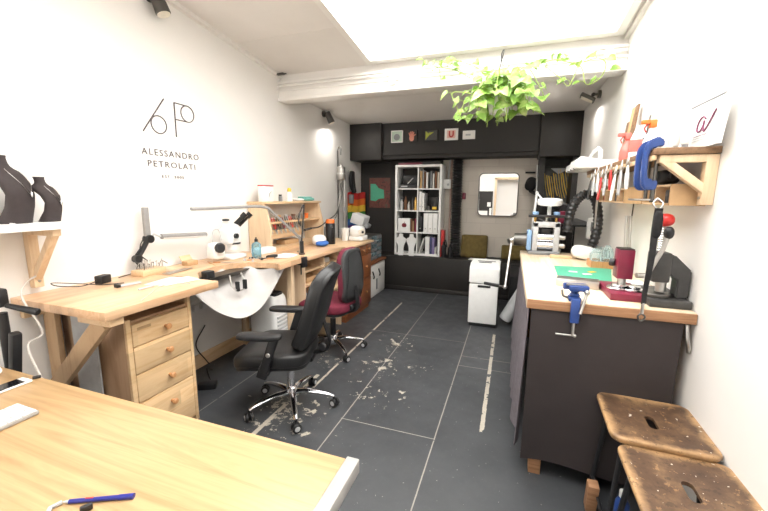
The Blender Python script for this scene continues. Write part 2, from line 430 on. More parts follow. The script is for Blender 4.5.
# bulkhead over the niche, with two deeper boxed-in ends and a lipped lower edge
struct('wall_bulkhead', MB().bb(-1.945, .304, YB+.06, YN, 2.10, 2.66).bb(-1.945, .304, YB+.075, YN, 2.045, 2.1).bb(-1.945, .304, YB+.04, YB+.06, 2.10, 2.135), 'black_wall')
struct('wall_box_left', MB().bb(WL, -1.945, YB, YN, 2.03, 2.66, .004), 'black_wall2')
struct('wall_box_right', MB().bb(.304, WR, YB, YN, 2.02, 2.66, .004), 'black_wall2')
struct('wall_pier', MB().bb(.325, .40, YB+.2, YN, .548, 2.02).bb(.73, WR, YB+.05, YN, .548, 2.02), 'black_wall2')
struct('baseboard_back', MB().bb(WL, WR, YB-.014, YB, 0, .07, .004), 'black_wall2')
struct('baseboard_left', MB().bb(WL, WL+.018, 1.0, 5.4, 0, .12, .004), 'pine_y')
# ceilings
sl = .095
def zc(y): return 2.76+sl*(3.6-y)
def slab(x0, x1, y0, y1, th=.06, up=0):
    mb = MB(); mb.prism([(y0, zc(y0)+up), (y1, zc(y1)+up), (y1, zc(y1)+th+up), (y0, zc(y0)+th+up)], 'YZ', x0, x1); return mb
SKX0, SKX1, SKY0, SKY1 = -1.39, .71, -.3, 3.5
cm = slab(WL, SKX0, YR, 2.896)
for a in ((WL, SKX0, 2.9, 3.75), (SKX0, SKX1, YR, SKY0), (SKX0, SKX1, SKY1, 3.75), (SKX1, WR, YR, 3.75)):
    t2 = slab(*a); me_ = bpy.data.meshes.new('t'); t2.bm.to_mesh(me_); cm.bm.from_mesh(me_)
struct('ceiling', cm, 'ceil_white')
struct('ceiling_back', MB().prism([(3.70, 2.64), (YN+.1, 2.555), (YN+.1, 2.62), (3.70, 2.72)], 'YZ', WL, WR), 'ceil_white')
# boxed beam with mouldings
struct('trim_1', MB().bb(WL, WR, 3.57, 3.72, 2.485, 2.685, .006).bb(WL, WR, 3.55, 3.57, 2.485, 2.52, .004).bb(WL, WR, 3.555, 3.575, 2.585, 2.605, .004).bb(WL, WR, 3.555, 3.575, 2.66, 2.685, .004), 'trim_white')
struct('trim_2', MB().bb(WL, WR, 3.6, 3.72, 2.68, 2.80), 'ceil_white')
struct('trim_3', MB().prism([(YR, zc(YR)-.03), (3.6, zc(3.6)-.03), (3.6, zc(3.6)+.02), (YR, zc(YR)+.02)], 'YZ', WL, WL+.035), 'trim_white')
struct('trim_4', MB().prism([(YR, zc(YR)-.03), (3.6, zc(3.6)-.03), (3.6, zc(3.6)+.02), (YR, zc(YR)+.02)], 'YZ', WR-.03, WR), 'trim_white')
for i, (a, b) in enumerate(((393, 80), (609, 54))):
    p = PY(a, b, 3.55)
    solo('junction_box', MB().cyl((p.x, 3.53, p.z), (p.x, 3.556, p.z), .04, .034, 24).cyl((p.x, 3.524, p.z), (p.x, 3.532, p.z), .008), 'trim_white',
         ['round white junction box on the ceiling beam, left of the hanging plant', 'round white junction box on the ceiling beam, at its right end by the wall'][i], 'junction box')
solo('surface_conduit', MB().tube([(-2.46, 3.545, 2.63), (-1.3, 3.545, 2.635), (.2, 3.545, 2.63), (.79, 3.545, 2.632)], .010, 8, sub=4), 'trim_white', 'thin white cable conduit running along the face of the ceiling beam', 'conduit')
solo('door_bolt', MB().bb(-2.44, -2.36, 3.50, 3.53, 2.735, 2.752).cyl((-2.45, 3.515, 2.743), (-2.33, 3.515, 2.743), .006), 'dsteel', 'small dark metal bolt under the ceiling at left end of beam', 'bolt')
# skylight
w1 = struct('window_1', slab(SKX0+.0, SKX1, SKY0, SKY1, .02, .10), 'trim_white')
bpy.data.objects.remove(w1)
def srail(x0, x1, y0, y1, lo, hi):
    return [(y0, zc(y0)+lo), (y1, zc(y1)+lo), (y1, zc(y1)+hi), (y0, zc(y0)+hi)]
fr = MB()
for (x0, x1, y0, y1) in ((SKX0-.03, SKX0+.025, SKY0, SKY1), (SKX1-.025, SKX1+.03, SKY0, SKY1), (SKX0-.03, SKX1+.03, SKY1-.025, SKY1+.03), (SKX0-.03, SKX1+.03, SKY0-.03, SKY0+.025)):
    fr.prism(srail(x0, x1, y0, y1, -.022, .16), 'YZ', x0, x1)
w1 = struct('window_1', fr, 'trim_white')
pane = NT('skylight_polycarbonate'); tr = pane.n('ShaderNodeBsdfTransparent'); tr.inputs[0].default_value = (.97, .97, .97, 1)
tl = pane.n('ShaderNodeBsdfTranslucent'); tl.inputs[0].default_value = (.93, .92, .9, 1)
mx = pane.n('ShaderNodeMixShader'); mx.inputs[0].default_value = .25
pane.l(tr.outputs[0], mx.inputs[1]); pane.l(tl.outputs[0], mx.inputs[2]); pane.l(mx.outputs[0], pane.out.inputs['Surface'])
pm = MB(); pm.prism(srail(SKX0, SKX1, SKY0, SKY1, .12, .128), 'YZ', SKX0, SKX1)
struct('window_pane', pm, pane.m, w1)
# wall behind the camera (seen only in the mirror): door opening, dark board with papers
struct('wall_rear', MB().bb(WL, -2.3, YR-.1, YR, 0, 3.5).bb(-1.3, -.55, YR-.1, YR, 0, 3.5).bb(-2.3, -1.3, YR-.1, YR, 0, .95).bb(-2.3, -1.3, YR-.1, YR, 2.4, 3.5).bb(.35, WR, YR-.1, YR, 0, 3.5).bb(-.55, .35, YR-.1, YR, 2.1, 3.5).bb(-.7, .5, YR-.45, YR-.35, 0, 2.3).bb(-.7, -.6, YR-.35, YR-.1, 0, 2.3).bb(.42, .5, YR-.35, YR-.1, 0, 2.3).bb(-.7, .5, YR-.35, YR-.1, 2.2, 2.3), 'white_wall')
w2 = struct('fill_window', MB().bb(-2.3, -2.24, YR-.09, YR-.01, .95, 2.4).bb(-1.36, -1.3, YR-.09, YR-.01, .95, 2.4).bb(-2.24, -1.36, YR-.09, YR-.01, .95, 1.01).bb(-2.24, -1.36, YR-.09, YR-.01, 2.34, 2.4), 'trim_white')  # unseen window, added to bring fill light from behind the camera
struct('window_pane', MB().bb(-2.24, -1.36, YR-.06, YR-.052, 1.01, 2.34), pane.m, w2)
struct('door_1', MB().bb(-.60, -.53, YR-.1, YR+.02, 0, 2.13, .004).bb(.33, .40, YR-.1, YR+.02, 0, 2.13, .004).bb(-.60, .40, YR-.1, YR+.02, 2.08, 2.15, .004), 'pine')
nb = thing('pin_board', 'dark pin board with pale papers, seen only as a reflection in the mirror', 'board', (-.92, YR, .75))
MB().bb(-1.2, -.64, YR, YR+.03, .75, 1.68).build('board', 'black_wall2', nb)
for (a, b, c, d) in ((-.82, -.7, 1.15, 1.3), (-1.1, -.8, .78, 1.0), (-.74, -.66, .8, 1.1), (-1.19, -1.1, .9, 1.4)):
    MB().bb(a, b, YR+.03, YR+.034, c, d).build('sheet', 'paper', nb)
# ================================================================== LEFT SIDE
# wall lettering; sky sampling for the added rear fill window
ws = thing('wall_sign', 'thin dark monogram and lettering of the workshop name on the white left wall', 'sign', (WL, 2.16, 1.59))
x = WL+.003
mono = MB().tube([(x, 2.128, 2.168), (x, 1.944, 1.913)], .0048, 6).tube([(x, 2.072+.062*math.cos(a*PI/16), 1.977+.062*math.sin(a*PI/16)) for a in range(32)], .004, 6, closed=True)
mono.tube([(x, 2.216, 2.163), (x, 2.214, 1.911)], .0048, 6).tube([(x, 2.216, 2.163), (x, 2.325, 2.163)], .004, 6).tube([(x, 2.216, 2.042), (x, 2.325, 2.042)], .004, 6)
mono.tube([(x, 2.333+.061*math.cos(a*PI/16), 2.103+.061*math.sin(a*PI/16)) for a in range(32)], .004, 6, closed=True)
mono.build('monogram', 'logo', ws)
def wl_text(s, y0, y1, z, h, parent, nm, sp):
    t = text_bm(s, h, sp, .001, y1-y0)
    t.xf(Matrix(((0, 0, 1, WL+.002), (1, 0, 0, (y0+y1)/2), (0, 1, 0, z), (0, 0, 0, 1)))); t.build(nm, 'logo', parent)
wl_text('ALESSANDRO', 1.917, 2.413, 1.754, .045, ws, 'name_lettering', 1.25)
wl_text('PETROLATI', 1.957, 2.372, 1.674, .043, ws, 'name_lettering', 1.25)
wl_text('EST. 2005', 2.062, 2.254, 1.597, .020, ws, 'date_lettering', 1.3)

# white shelf with pine brackets and necklace busts
sh = thing('wall_shelf', 'white painted wall shelf on pale wooden brackets holding two dark busts', 'shelf', (WL, .8, 1.0))
MB().bb(WL, -2.19, .1, 1.30, 1.292, 1.328, .003).build('shelf_board', 'white_gloss', sh)
for yb in (1.215, .45):
    b = MB(); b.bb(WL, WL+.045, yb-.022, yb+.022, .965, 1.291, .003).bb(WL, -2.22, yb-.02, yb+.02, 1.256, 1.291, .003)
    b.box((-2.345, yb, 1.14), (.035, .036, .34), Euler((0, R(38), 0)).to_matrix(), .003)
    br = b.build('bracket', 'pine', sh)
    MB().cyl((WL+.045, yb, 1.0), (WL+.05, yb, 1.0), .007).build('screw', 'steel', br)
def bust(loc, k, rz, label):
    t = thing('necklace_bust', label, 'bust', loc, rz, 'dark busts on the white shelf')
    # leaning hollow-backed torso: rings carry centre offset, half width and half depth
    # leaning hollow-backed torso: height, front reach, back reach, half width
    pf = [(0, .062, -.062, .072), (.03, .066, -.045, .078), (.08, .072, -.012, .088), (.14, .074, .004, .096), (.19, .066, -.020, .098), (.225, .052, -.062, .094), (.245, .042, -.088, .084), (.257, .030, -.085, .066), (.268, .012, -.062, .046), (.29, .002, -.056, .035), (.315, -.002, -.062, .034), (.325, .0, -.066, .036)]
    prof = [(z, (f_+b_)/2, w_, (f_-b_)/2) for z, f_, b_, w_ in pf]
    mb = MB()
    def f(u, v):
        zz = v*.325
        for a, b in zip(prof, prof[1:]):
            if a[0] <= zz+1e-9 <= b[0]+1e-9:
                w = (zz-a[0])/(b[0]-a[0]); q = [a[i]*(1-w)+b[i]*w for i in range(4)]; break
        a = u*2*PI; return V((q[1]+q[3]*math.sin(a))*k, q[2]*math.cos(a)*k, zz*k)
    mb.surf(f, 32, 26, 0); bmesh.ops.remove_doubles(mb.bm, verts=mb.bm.verts, dist=1e-4)
    bmesh.ops.holes_fill(mb.bm, edges=[e for e in mb.bm.edges if e.is_boundary]); bmesh.ops.recalc_face_normals(mb.bm, faces=mb.bm.faces)
    mb.build('torso', 'bust', t, local=True, ang=50)
    ch = [(f(.25+s*.13*(1-j/8)**.8, .8-.36*j/8)+V(.004, 0, 0)) for s in (-1,) for j in range(8)]+[f(.25+.13*(1-j/8)**.8, .8-.36*j/8)+V(.004, 0, 0) for j in range(8, -1, -1)]
    n = MB().tube(ch, .0012, 5, sub=3).build('necklace', 'steel', t, local=True)
    p = f(.25, .43)+V(.008, 0, 0)
    MB().lathe([(0, -.016), (.006, -.01), (.007, 0), (.003, .012), (0, .016)], p).build('pendant', 'chrome', n, local=True)
    return t
bust((-2.31, 1.095, 1.3285), 1.0, R(38), 'larger dark brown necklace bust at left edge of the white shelf')
bust((-2.31, 1.24, 1.3285), .71, R(38), 'smaller dark brown necklace bust at right end of the white shelf')
solo('bead', MB().sup((-2.215, 1.04, 1.334), (.03, .02, .010), 1, 1), 'chrome', 'small shiny trinket lying on the white shelf edge', 'trinket')

# near worktop on a drawer cabinet
ZB = .93
wb = thing('workbench', 'near beech workbench top on timber supports by the left wall', 'workbench', (-2.1, 1.45, 0))
MB().bb(WL+.003, -1.75, 1.10, 1.80, ZB-.045, ZB, .004).build('worktop', 'bench', wb)
MB().bb(-2.0, -1.77, 1.13, 1.20, ZB-.085, ZB-.046, .003).build('front_rail', 'pine_y', wb)
MB().box((-2.10, 1.15, .61), (.085, .035, .72), Euler((0, R(46), 0)).to_matrix(), .003).build('brace', 'brace', wb)
MB().bb(-2.45, -2.35, 1.22, 1.25, 0, ZB-.046, .003).build('leg', 'brace', wb)
MB().bb(-2.465, -2.43, 1.13, 1.78, ZB-.12, ZB-.046, .003).build('back_rail', 'pine_y', wb)
solo('grey_panel', MB().bb(-2.29, -2.1, 1.262, 1.27, .002, .84), 'lgrey', 'grey board standing behind the diagonal brace under the near workbench', 'board')
cb = thing('drawer_cabinet', 'pale oak cabinet with four knobbed drawers under the near workbench', 'cabinet', (-2.1, 1.5, 0))
MB().bb(-2.41, -1.905, 1.285, 1.305, 0, .812, .002).bb(-2.41, -1.905, 1.676, 1.696, 0, .84, .002).bb(-2.41, -2.39, 1.305, 1.676, .0, .812).bb(-2.39, -1.91, 1.305, 1.676, 0, .03).bb(-2.39, -1.90, 1.305, 1.676, .784, .80).build('carcass', 'cab_side', cb)
MB().bb(-1.907, -1.887, 1.283, 1.309, 0, .812, .002).bb(-1.907, -1.887, 1.674, 1.698, 0, .84, .002).build('face_frame', 'drawer', cb)
for zz0, zz1, zk in ((.655, .778, .712), (.495, .648, .568), (.325, .488, .405), (.04, .318, .235)):
    d = MB().bb(-2.3, -1.885, 1.312, 1.671, zz0, zz1, .003).build('drawer', 'drawer', cb)
    MB().lathe([(0, 0), (.010, 0), (.009, .015), (.017, .022), (.019, .03), (.014, .037), (0, .039)], (-1.885, 1.51, zk), (0, 90, 0), 20).build('knob', 'knobwood', d)
tag(cb.children[2], 'top drawer with a small label strip')
MB().bb(-1.8848, -1.8838, 1.34, 1.42, .74, .757).build('label_strip', 'tan', cb.children[2])

# curved jeweller's bench top
def arc_pts():
    A, Bp, Cc = V(-1.97, 1.86, 0), V(-2.13, 2.17, 0), V(-1.72, 2.42, 0)
    out = []
    P = [A, V(-2.08, 1.96, 0), Bp, V(-2.10, 2.33, 0), V(-1.98, 2.42, 0), V(-1.82, 2.45, 0), Cc]
    for i in range(len(P)-1):
        p0 = P[i-1] if i else P[0]; p3 = P[i+2] if i+2 < len(P) else P[-1]
        for k in range(6):
            u = k/6; out.append(.5*((2*P[i])+(P[i+1]-p0)*u+(2*p0-5*P[i]+4*P[i+1]-p3)*u*u+(3*P[i]-p0-3*P[i+1]+p3)*u**3))
    out.append(P[-1]); return out
ARC = arc_pts()
jb = thing('jeweller_bench', 'middle beech jewellery bench with curved cut-out front', 'workbench', (-2.1, 2.3, 0))
pts = [(WL+.003, 1.805), (-1.93, 1.805)]+[(p.x, p.y) for p in ARC]+[(-1.73, 2.75), (-1.78, 2.80), (-1.78, 2.88), (WL+.003, 2.88)]
MB().prism(pts, 'XY', ZB-.045, ZB, .0015).build('worktop', 'bench', jb)
for (a, b) in ((-1.82, 2.70), (-2.44, 1.86), (-2.44, 2.82)):
    MB().bb(a-.02, a+.03, b-.025, b+.025, 0, ZB-.046, .003).build('leg', 'pine', jb)
MB().bb(-2.46, -2.43, 1.85, 2.82, ZB-.12, ZB-.046).build('back_rail', 'pine_y', jb)
# leather sling under the cut-out: hung along the arc, front edge drooping
FE = [PX(189, 290, -1.90), PX(204, 303, -1.86), PX(221, 314, -1.82), PX(241, 318.5, -1.79), PX(259, 310, -1.77), PX(272, 292, -1.76), PX(284, 268.5, -1.75)]
def crv(P, u):
    n = len(P)-1; i = min(int(u*n), n-1); w = u*n-i
    p0 = P[i-1] if i else P[0]; p3 = P[i+2] if i+2 <= n else P[-1]
    return .5*((2*P[i])+(P[i+1]-p0)*w+(2*p0-5*P[i]+4*P[i+1]-p3)*w*w+(3*P[i]-p0-3*P[i+1]+p3)*w**3)
def sling(u, v):
    a = crv(FE, u); b = crv([V(p.x, p.y, ZB-.05) for p in ARC[::6]], u)
    b = b+V(-.02, 0, 0); p = a.lerp(b, v); s = math.sin(PI*v)*.06*math.sin(PI*u)**.7
    fold = .017*math.sin(u*26+v*4)*math.sin(PI*u)*v
    return p+V(fold, 0, -s+fold)
solo('leather_sling', MB().surf(sling, 40, 20, .004), 'sling', 'white leather catch sling hanging under the curved bench cut-out', 'sling')
bp = thing('bench_bracket', 'dark metal clamp frame under the curved jewellery bench', 'bracket', (-2.15, 2.2, .7))
MB().prism([(1.98, ZB-.046), (2.42, ZB-.046), (2.30, ZB-.075), (2.06, ZB-.075)], 'YZ', -2.12, -2.0).build('plate', 'dsteel', bp)
MB().tube([(-1.98, 2.15, .875), (-1.95, 2.13, .80), (-1.92, 2.16, .755), (-1.92, 2.24, .755), (-1.95, 2.28, .80), (-1.98, 2.27, .875)], .006, 8).build('wire_frame', 'steel', bp)
MB().bb(-1.935, -1.905, 2.15, 2.17, .755, .83, .004).build('pad', 'black_pl', bp)
MB().bb(-1.935, -1.905, 2.23, 2.25, .755, .83, .004).build('pad', 'black_pl', bp)
solo('edge_clamp', MB().bb(-2.12, -2.02, 1.97, 2.05, ZB-.072, ZB-.046, .006).bb(-2.06, -2.0, 1.96, 2.03, ZB-.05, ZB+.006, .008), 'black_pl', 'black clamp gripping the curved bench edge beside the cut-out', 'clamp')
solo('edge_clamp', MB().bb(-1.8, -1.72, 2.76, 2.82, ZB-.07, ZB-.046, .005).bb(-1.735, -1.715, 2.75, 2.83, ZB-.09, ZB+.004, .005).cyl((-1.76, 2.79, ZB-.16), (-1.76, 2.79, ZB-.06), .006), 'black_pl', 'black lamp clamp under the bench edge near the cubby unit', 'clamp')

# back stretch of bench with cubbies, chest of drawers
ZC = .915
bb = thing('cubby_bench', 'far pale bench with open cubby shelves next to the brown chest', 'workbench', (-2.1, 3.3, 0))
MB().bb(WL+.003, -1.74, 2.885, 3.68, ZC-.035, ZC, .003).build('worktop', 'bench', bb)
for y in (2.90, 3.28, 3.655): MB().bb(-2.40, -1.79, y-.01, y+.01, 0, ZC-.036, .002).build('upright', 'pine', bb)
for y0, y1 in ((2.911, 3.269), (3.291, 3.644)):
    for z in (.45, .62, .76): MB().bb(-2.39, -1.80, y0, y1, z-.009, z+.009).build('cubby_shelf', 'pine_y', bb)
MB().bb(-2.41, -2.40, 2.89, 3.665, 0, ZC-.036).build('back_panel', 'pine', bb)
for (y, z, m_) in ((3.0, .46, 'paper'), (3.1, .63, 'tan'), (3.4, .77, 'white_matt'), (3.45, .46, 'tan')):
    solo('parts_tray', MB().bb(-2.1, -1.84, y-.08, y+.09, z, z+.05, .006), m_, {3.0: 'white tray in the lowest cubby, nearest the chairs', 3.1: 'tan tray on the middle cubby shelf, nearest the chairs', 3.4: 'white tray on the top cubby shelf, beside the brown chest', 3.45: 'tan tray in the lowest cubby beside the brown chest'}[y], 'tray')
ch = thing('chest_of_drawers', 'antique brown pine chest of drawers beside the burgundy chair', 'chest', (-2.0, 4.1, 0))
MB().bb(-2.35, -1.74, 3.70, 4.46, .06, .875, .004).bb(-2.33, -1.76, 3.72, 4.44, 0, .06).build('carcass', 'chest', ch)
MB().bb(-2.40, -1.70, 3.69, 4.49, .876, .905, .006).build('top', 'pine_y', ch)
def chd(y0, y1, z0, z1, ks):
    d = MB().bb(-2.2, -1.725, y0, y1, z0, z1, .006).build('drawer', 'chest', ch)
    for yk in ks: MB().lathe([(0, 0), (.008, 0), (.007, .01), (.015, .016), (.015, .022), (0, .026)], (-1.725, yk, (z0+z1)/2), (0, 90, 0), 16).build('knob', 'knobwood', d)
for k in range(4): chd(3.715+k*.185, 3.715+k*.185+.175, .745, .862, [3.80+k*.185])
for k in range(2): chd(3.715+k*.37, 3.715+k*.37+.36, .43, .735, [3.895+k*.37])
chd(3.715, 4.445, .08, .42, [3.9, 4.26])

# drawers on white cupboard in the corner
wc = thing('white_cupboard', 'small white cupboard with black hooks in the far left corner', 'cupboard', (-1.9, 4.85, 0))
MB().bb(-2.2, -1.86, 4.62, 5.36, 0, .5, .005).build('carcass', 'white_gloss', wc)
dd = MB().bb(-1.858, -1.842, 4.64, 5.34, .03, .48, .004).build('door', 'white_matt', wc)
for y in (4.8, 5.05): MB().tube([(-1.838, y, .40), (-1.825, y, .36), (-1.818, y+.01, .32), (-1.83, y+.02, .29)], .01, 6, sub=3).build('hook', 'black_pl', dd)
MB().bb(-1.842, -1.836, 4.95, 5.0, .1, .26).build('handle', 'grey_pl', dd)
MB().bb(-2.2, -1.83, 4.6, 5.38, .501, .53, .003).build('top', 'chest', wc)
do = thing('drawer_organiser', 'clear plastic small-parts drawer organiser on the white corner cupboard', 'organiser', (-2.0, 5.05, .531))
MB().bb(-2.18, -1.90, 4.68, 5.32, .532, .90, .004).build('case', 'charcoal', do)
for k in range(6):
    for j in range(3): MB().bb(-1.905, -1.888, 4.69+j*.21, 4.69+j*.21+.2, .542+k*.059, .542+k*.059+.05, .003).build('drawer', 'grey_pl' if (k+j) % 2 else 'bluegl', do)

# heater under the bench
ht = thing('air_purifier', 'white upright air purifier with dark top panel under the curved bench', 'air purifier', (-1.98, 2.62, 0))
MB().sup((-1.98, 2.60, .315), (.27, .22, .63), .35, .35).build('body', 'white_gloss', ht)
MB().sup((-1.95, 2.60, .625), (.17, .14, .03), .5, .5).build('control_panel', 'black_pl', ht)
for k in range(6): MB().bb(-1.846, -1.838, 2.53, 2.67, .25+k*.035, .265+k*.035).build('vent_slat', 'lgrey', ht)
# adaptor and cables under the bench
ap = PZ(208, 388, 0)
solo('power_adaptor', MB().box((ap.x, ap.y, .025), (.13, .07, .05), (0, 0, 30), .008), 'black_pl', 'black power adaptor on the floor beside the oak drawer cabinet', 'adaptor')
w = lambda a, b: PX(a, b, WL+.03)
solo('power_cable', MB().tube([w(205, 325), w(196, 345), w(206, 360), w(217, 372), (ap.x-.1, ap.y+.1, .1), (ap.x-.03, ap.y+.06, .02)], .005, 6, sub=8), 'cable_b', 'dark cable hanging down the wall under the curved bench', 'cable')
sk = thing('wall_socket', 'white double socket on the wall under the curved bench', 'socket', (WL, 2.3, .55))
MB().bb(WL, WL+.012, 2.2, 2.36, .5, .59, .004).build('plate', 'white_gloss', sk)
for y in (2.24, 2.32): MB().bb(WL+.012, WL+.05, y-.025, y+.025, .515, .57, .006).build('plug', 'white_gloss', sk)

# ------------------------------------------------------------------ things on the left benches
def zb(a, b, z=ZB): return PZ(a, b, z)
p = V(-2.36, 1.50, ZB)
adp = thing('mains_adaptor', 'black mains adaptor lying near wall on the near workbench', 'adaptor', p)
MB().box((p.x, p.y, ZB+.025), (.05, .075, .05), (0, 0, 15), .006).build('case', 'black_pl', adp)
MB().tube([(p.x, p.y-.03, ZB+.02), (p.x+.03, p.y-.14, ZB+.015), (p.x+.02, p.y-.25, ZB+.04), (p.x-.04, p.y-.24, ZB+.05), (p.x-.03, p.y-.12, ZB+.02), (p.x+.06, p.y-.05, ZB+.006), (p.x+.14, p.y+.03, ZB+.006)], .0028, 6, sub=8).build('cable', 'cable_b', adp)
cbd = thing('circuit_board', 'small grey circuit board with wires on the near workbench', 'circuit board', (-2.16, 1.50, ZB))
MB().box((-2.16, 1.52, ZB+.006), (.035, .12, .010), (0, 0, -8), .002).build('board', 'lgrey', cbd)
MB().bb(-2.18, -2.15, 1.44, 1.46, ZB+.001, ZB+.02).build('connector', 'black_pl', cbd)
solo('bench_cable', MB().tube([(-2.40, 1.62, ZB+.004), (-2.38, 1.72, ZB+.03), (-2.42, 1.80, ZB+.12), (-2.38, 1.78, ZB+.03), (-2.33, 1.84, ZB+.01), (-2.42, 1.95, ZB+.06), (-2.44, 2.02, ZB+.03)], .0025, 6, sub=8), 'cable_b', 'thin dark cable looping up along the wall behind near workbench', 'cable')
solo('bench_cable', MB().tube([(-1.78, 1.30, ZB+.002), (-1.86, 1.42, ZB+.004), (-1.95, 1.55, ZB+.004), (-1.92, 1.64, ZB+.004), (-1.84, 1.67, ZB+.004)], .0025, 6, sub=8), 'cable_w', 'thin pale cable lying across the near workbench front', 'cable')
# bur block and work lamp
bk = thing('bur_block', 'wooden block bristling with steel burs on the near workbench', 'tool block', (-2.33, 1.80, ZB))
MB().box((-2.34, 1.79, ZB+.02), (.10, .19, .04), (0, 0, 6), .003).build('block', 'pine_y', bk)
for i in range(38):
    a, b = random.uniform(-.04, .04), random.uniform(-.085, .085); h = random.uniform(.02, .06)
    q = MB().cyl((-2.34+a, 1.79+b, ZB+.038), (-2.34+a+random.uniform(-.006, .006), 1.79+b, ZB+.04+h), .0016, .0016, 6).sph((-2.34+a, 1.79+b, ZB+.04+h), random.uniform(.003, .005), 8)
    q.build('bur', random.choice(['steel', 'dsteel', 'steel']), bk)
lp = thing('articulated_lamp', 'work lamp with black joints, upright rod and slim horizontal light bar', 'lamp', (-2.40, 1.86, ZB))
J = V(-2.40, 1.85, 1.165)
MB().cyl((-2.42, 1.80, ZB), (-2.42, 1.80, ZB+.03), .03).build('base', 'black_pl', lp)
MB().tube([(-2.42, 1.80, ZB+.03), (-2.42, 1.76, 1.02), (-2.42, 1.77, 1.06), J], .009, 8).build('lower_arm', 'black_pl', lp)
j = MB().cyl(J+V(-.02, 0, 0), J+V(.03, 0, 0), .028).tube([J+V(0, 0, 0), J+V(0, -.04, -.06), V(-2.41, 1.765, 1.035)], .017, 8).cyl((-2.43, 1.765, 1.035), (-2.39, 1.765, 1.035), .026).build('joint', 'black_pl', lp)
MB().bb(-2.415, -2.39, 1.83, 1.87, 1.17, 1.385, .004).build('upper_rod', 'arm_grey', lp)
a0, a1 = PX(161, 236.5, -2.36), PX(206, 234.5, -2.36)
lb = MB().cyl(a0, a1, .019, bev=.003).build('light_bar', 'arm_grey', lp); MB().cyl(a0+V(.002, .01, -.006), a1+V(.002, -.01, -.006), .0155).build('diffuser', 'white_gloss', lb)
MB().tube([J, (a0.x-.02, (J.y+a0.y)/2, a0.z+.02), a0], .008, 8).build('link_arm', 'lgrey', lp)
MB().tube([J+V(0, -.02, .02), J+V(.0, -.06, -.04), J+V(0, -.06, -.11), J+V(0, -.02, -.15)], .004, 6, sub=5).build('lamp_cable', 'cable_b', lp)
# knife, sheets
solo('craft_knife', MB().tube([(-1.98, 1.44, ZB+.008), (-1.99, 1.54, ZB+.008)], .006, 8).box((-1.993, 1.60, ZB+.006), (.006, .08, .003)), 'lgrey', 'grey craft knife lying on the near workbench', 'knife')
for i, (y, x_, rz_, zz) in enumerate(((1.67, -2.03, 8, .001), (1.70, -1.98, -14, .003))):
    solo('paper_sheet', MB().box((x_, y, ZB+zz), (.15, .21, .001), (0, 0, rz_)), 'paper', ['white sheet of paper on the near workbench, beneath the other sheet', 'white sheet of paper on the near workbench, uppermost and turned toward the drawers'][i], 'paper')
solo('steel_rule', MB().box((-2.22, 1.93, ZB+.004), (.03, .24, .004), (0, 0, 10)).box((-2.25, 1.92, ZB+.003), (.03, .2, .004), (0, 0, 5)), 'steel', 'pair of steel rules lying where the two left benches meet', 'ruler')
wr = thing('ring_box', 'small open wooden box of findings on the curved bench', 'box', (-2.36, 2.15, ZB))
MB().bb(-2.39, -2.33, 2.10, 2.2, ZB, ZB+.035, .003).build('case', 'tan', wr)
MB().box((-2.40, 2.15, ZB+.05), (.006, .1, .05), (0, -35, 0)).build('lid', 'pine_y', wr)
# stereo microscope
mc = thing('microscope', 'white stereo microscope with black eyepieces on the curved bench', 'microscope', (-2.27, 2.52, ZB))
X0, Y0 = -2.27, 2.52
MB().sup((X0-.02, Y0, ZB+.02), (.2, .2, .04), .3, .3).build('base', 'white_gloss', mc)
MB().cyl((X0-.1, Y0, ZB+.03), (X0-.1, Y0, ZB+.27), .016).build('pillar', 'chrome', mc)
hd = MB().sup((X0-.01, Y0-.01, ZB+.20), (.13, .15, .16), .45, .45).sup((X0-.015, Y0+.0, ZB+.275), (.10, .12, .07), .5, .5, (0, 15, 0)).build('head', 'white_gloss', mc)
MB().cyl((X0+.01, Y0, ZB+.08), (X0+.01, Y0, ZB+.13), .045, .055, 24).build('objective', 'white_gloss', mc)
MB().cyl((X0+.01, Y0, ZB+.128), (X0+.01, Y0, ZB+.14), .06).build('focus_ring', 'black_pl', mc)
for s in (-1, 1):
    MB().cyl((X0+.0, Y0+.06+s*.032, ZB+.28), (X0+.06, Y0+.11+s*.032, ZB+.36), .018).cyl((X0+.055, Y0+.105+s*.032, ZB+.353), (X0+.08, Y0+.125+s*.032, ZB+.385), .025).build('eyepiece', 'black_pl', mc)
for s in (-1, 1): MB().cyl((X0+.055, Y0-.02+s*.0, ZB+.2), (X0+.075, Y0-.02, ZB+.2), .022).build('zoom_knob', 'black_pl', mc) if s > 0 else None
MB().sup((X0-.01, Y0-.05, ZB+.335), (.05, .05, .02), .6, .6).build('top_cap', 'black_pl', mc)
il = MB().sup((X0+.0, Y0-.19, ZB+.09), (.11, .12, .14), .5, .5).build('lamp_housing', 'white_gloss', mc)
MB().cyl((X0+.05, Y0-.21, ZB+.12), (X0+.085, Y0-.22, ZB+.125), .042, bev=.01).build('lens', 'black_pl', il)
MB().tube([(X0, Y0-.22, ZB+.16), (X0, Y0-.21, ZB+.25), (X0, Y0-.15, ZB+.26), (X0, Y0-.12, ZB+.17)], .003, 6, sub=6).build('lead', 'lgrey', il)
bt = thing('spray_bottle', 'pale blue bottle with dark cap beside the white microscope', 'bottle', (-2.10, 2.62, ZB))
MB().lathe([(0, 0), (.038, 0), (.04, .01), (.04, .115), (.03, .13), (.012, .14), (.012, .145), (0, .145)], (-2.10, 2.62, ZB)).build('bottle', 'bluegl', bt)
MB().lathe([(0, .144), (.015, .144), (.014, .165), (.006, .168), (.006, .18), (0, .182)], (-2.10, 2.62, ZB)).build('cap', 'black_pl', bt)
mb = MB()
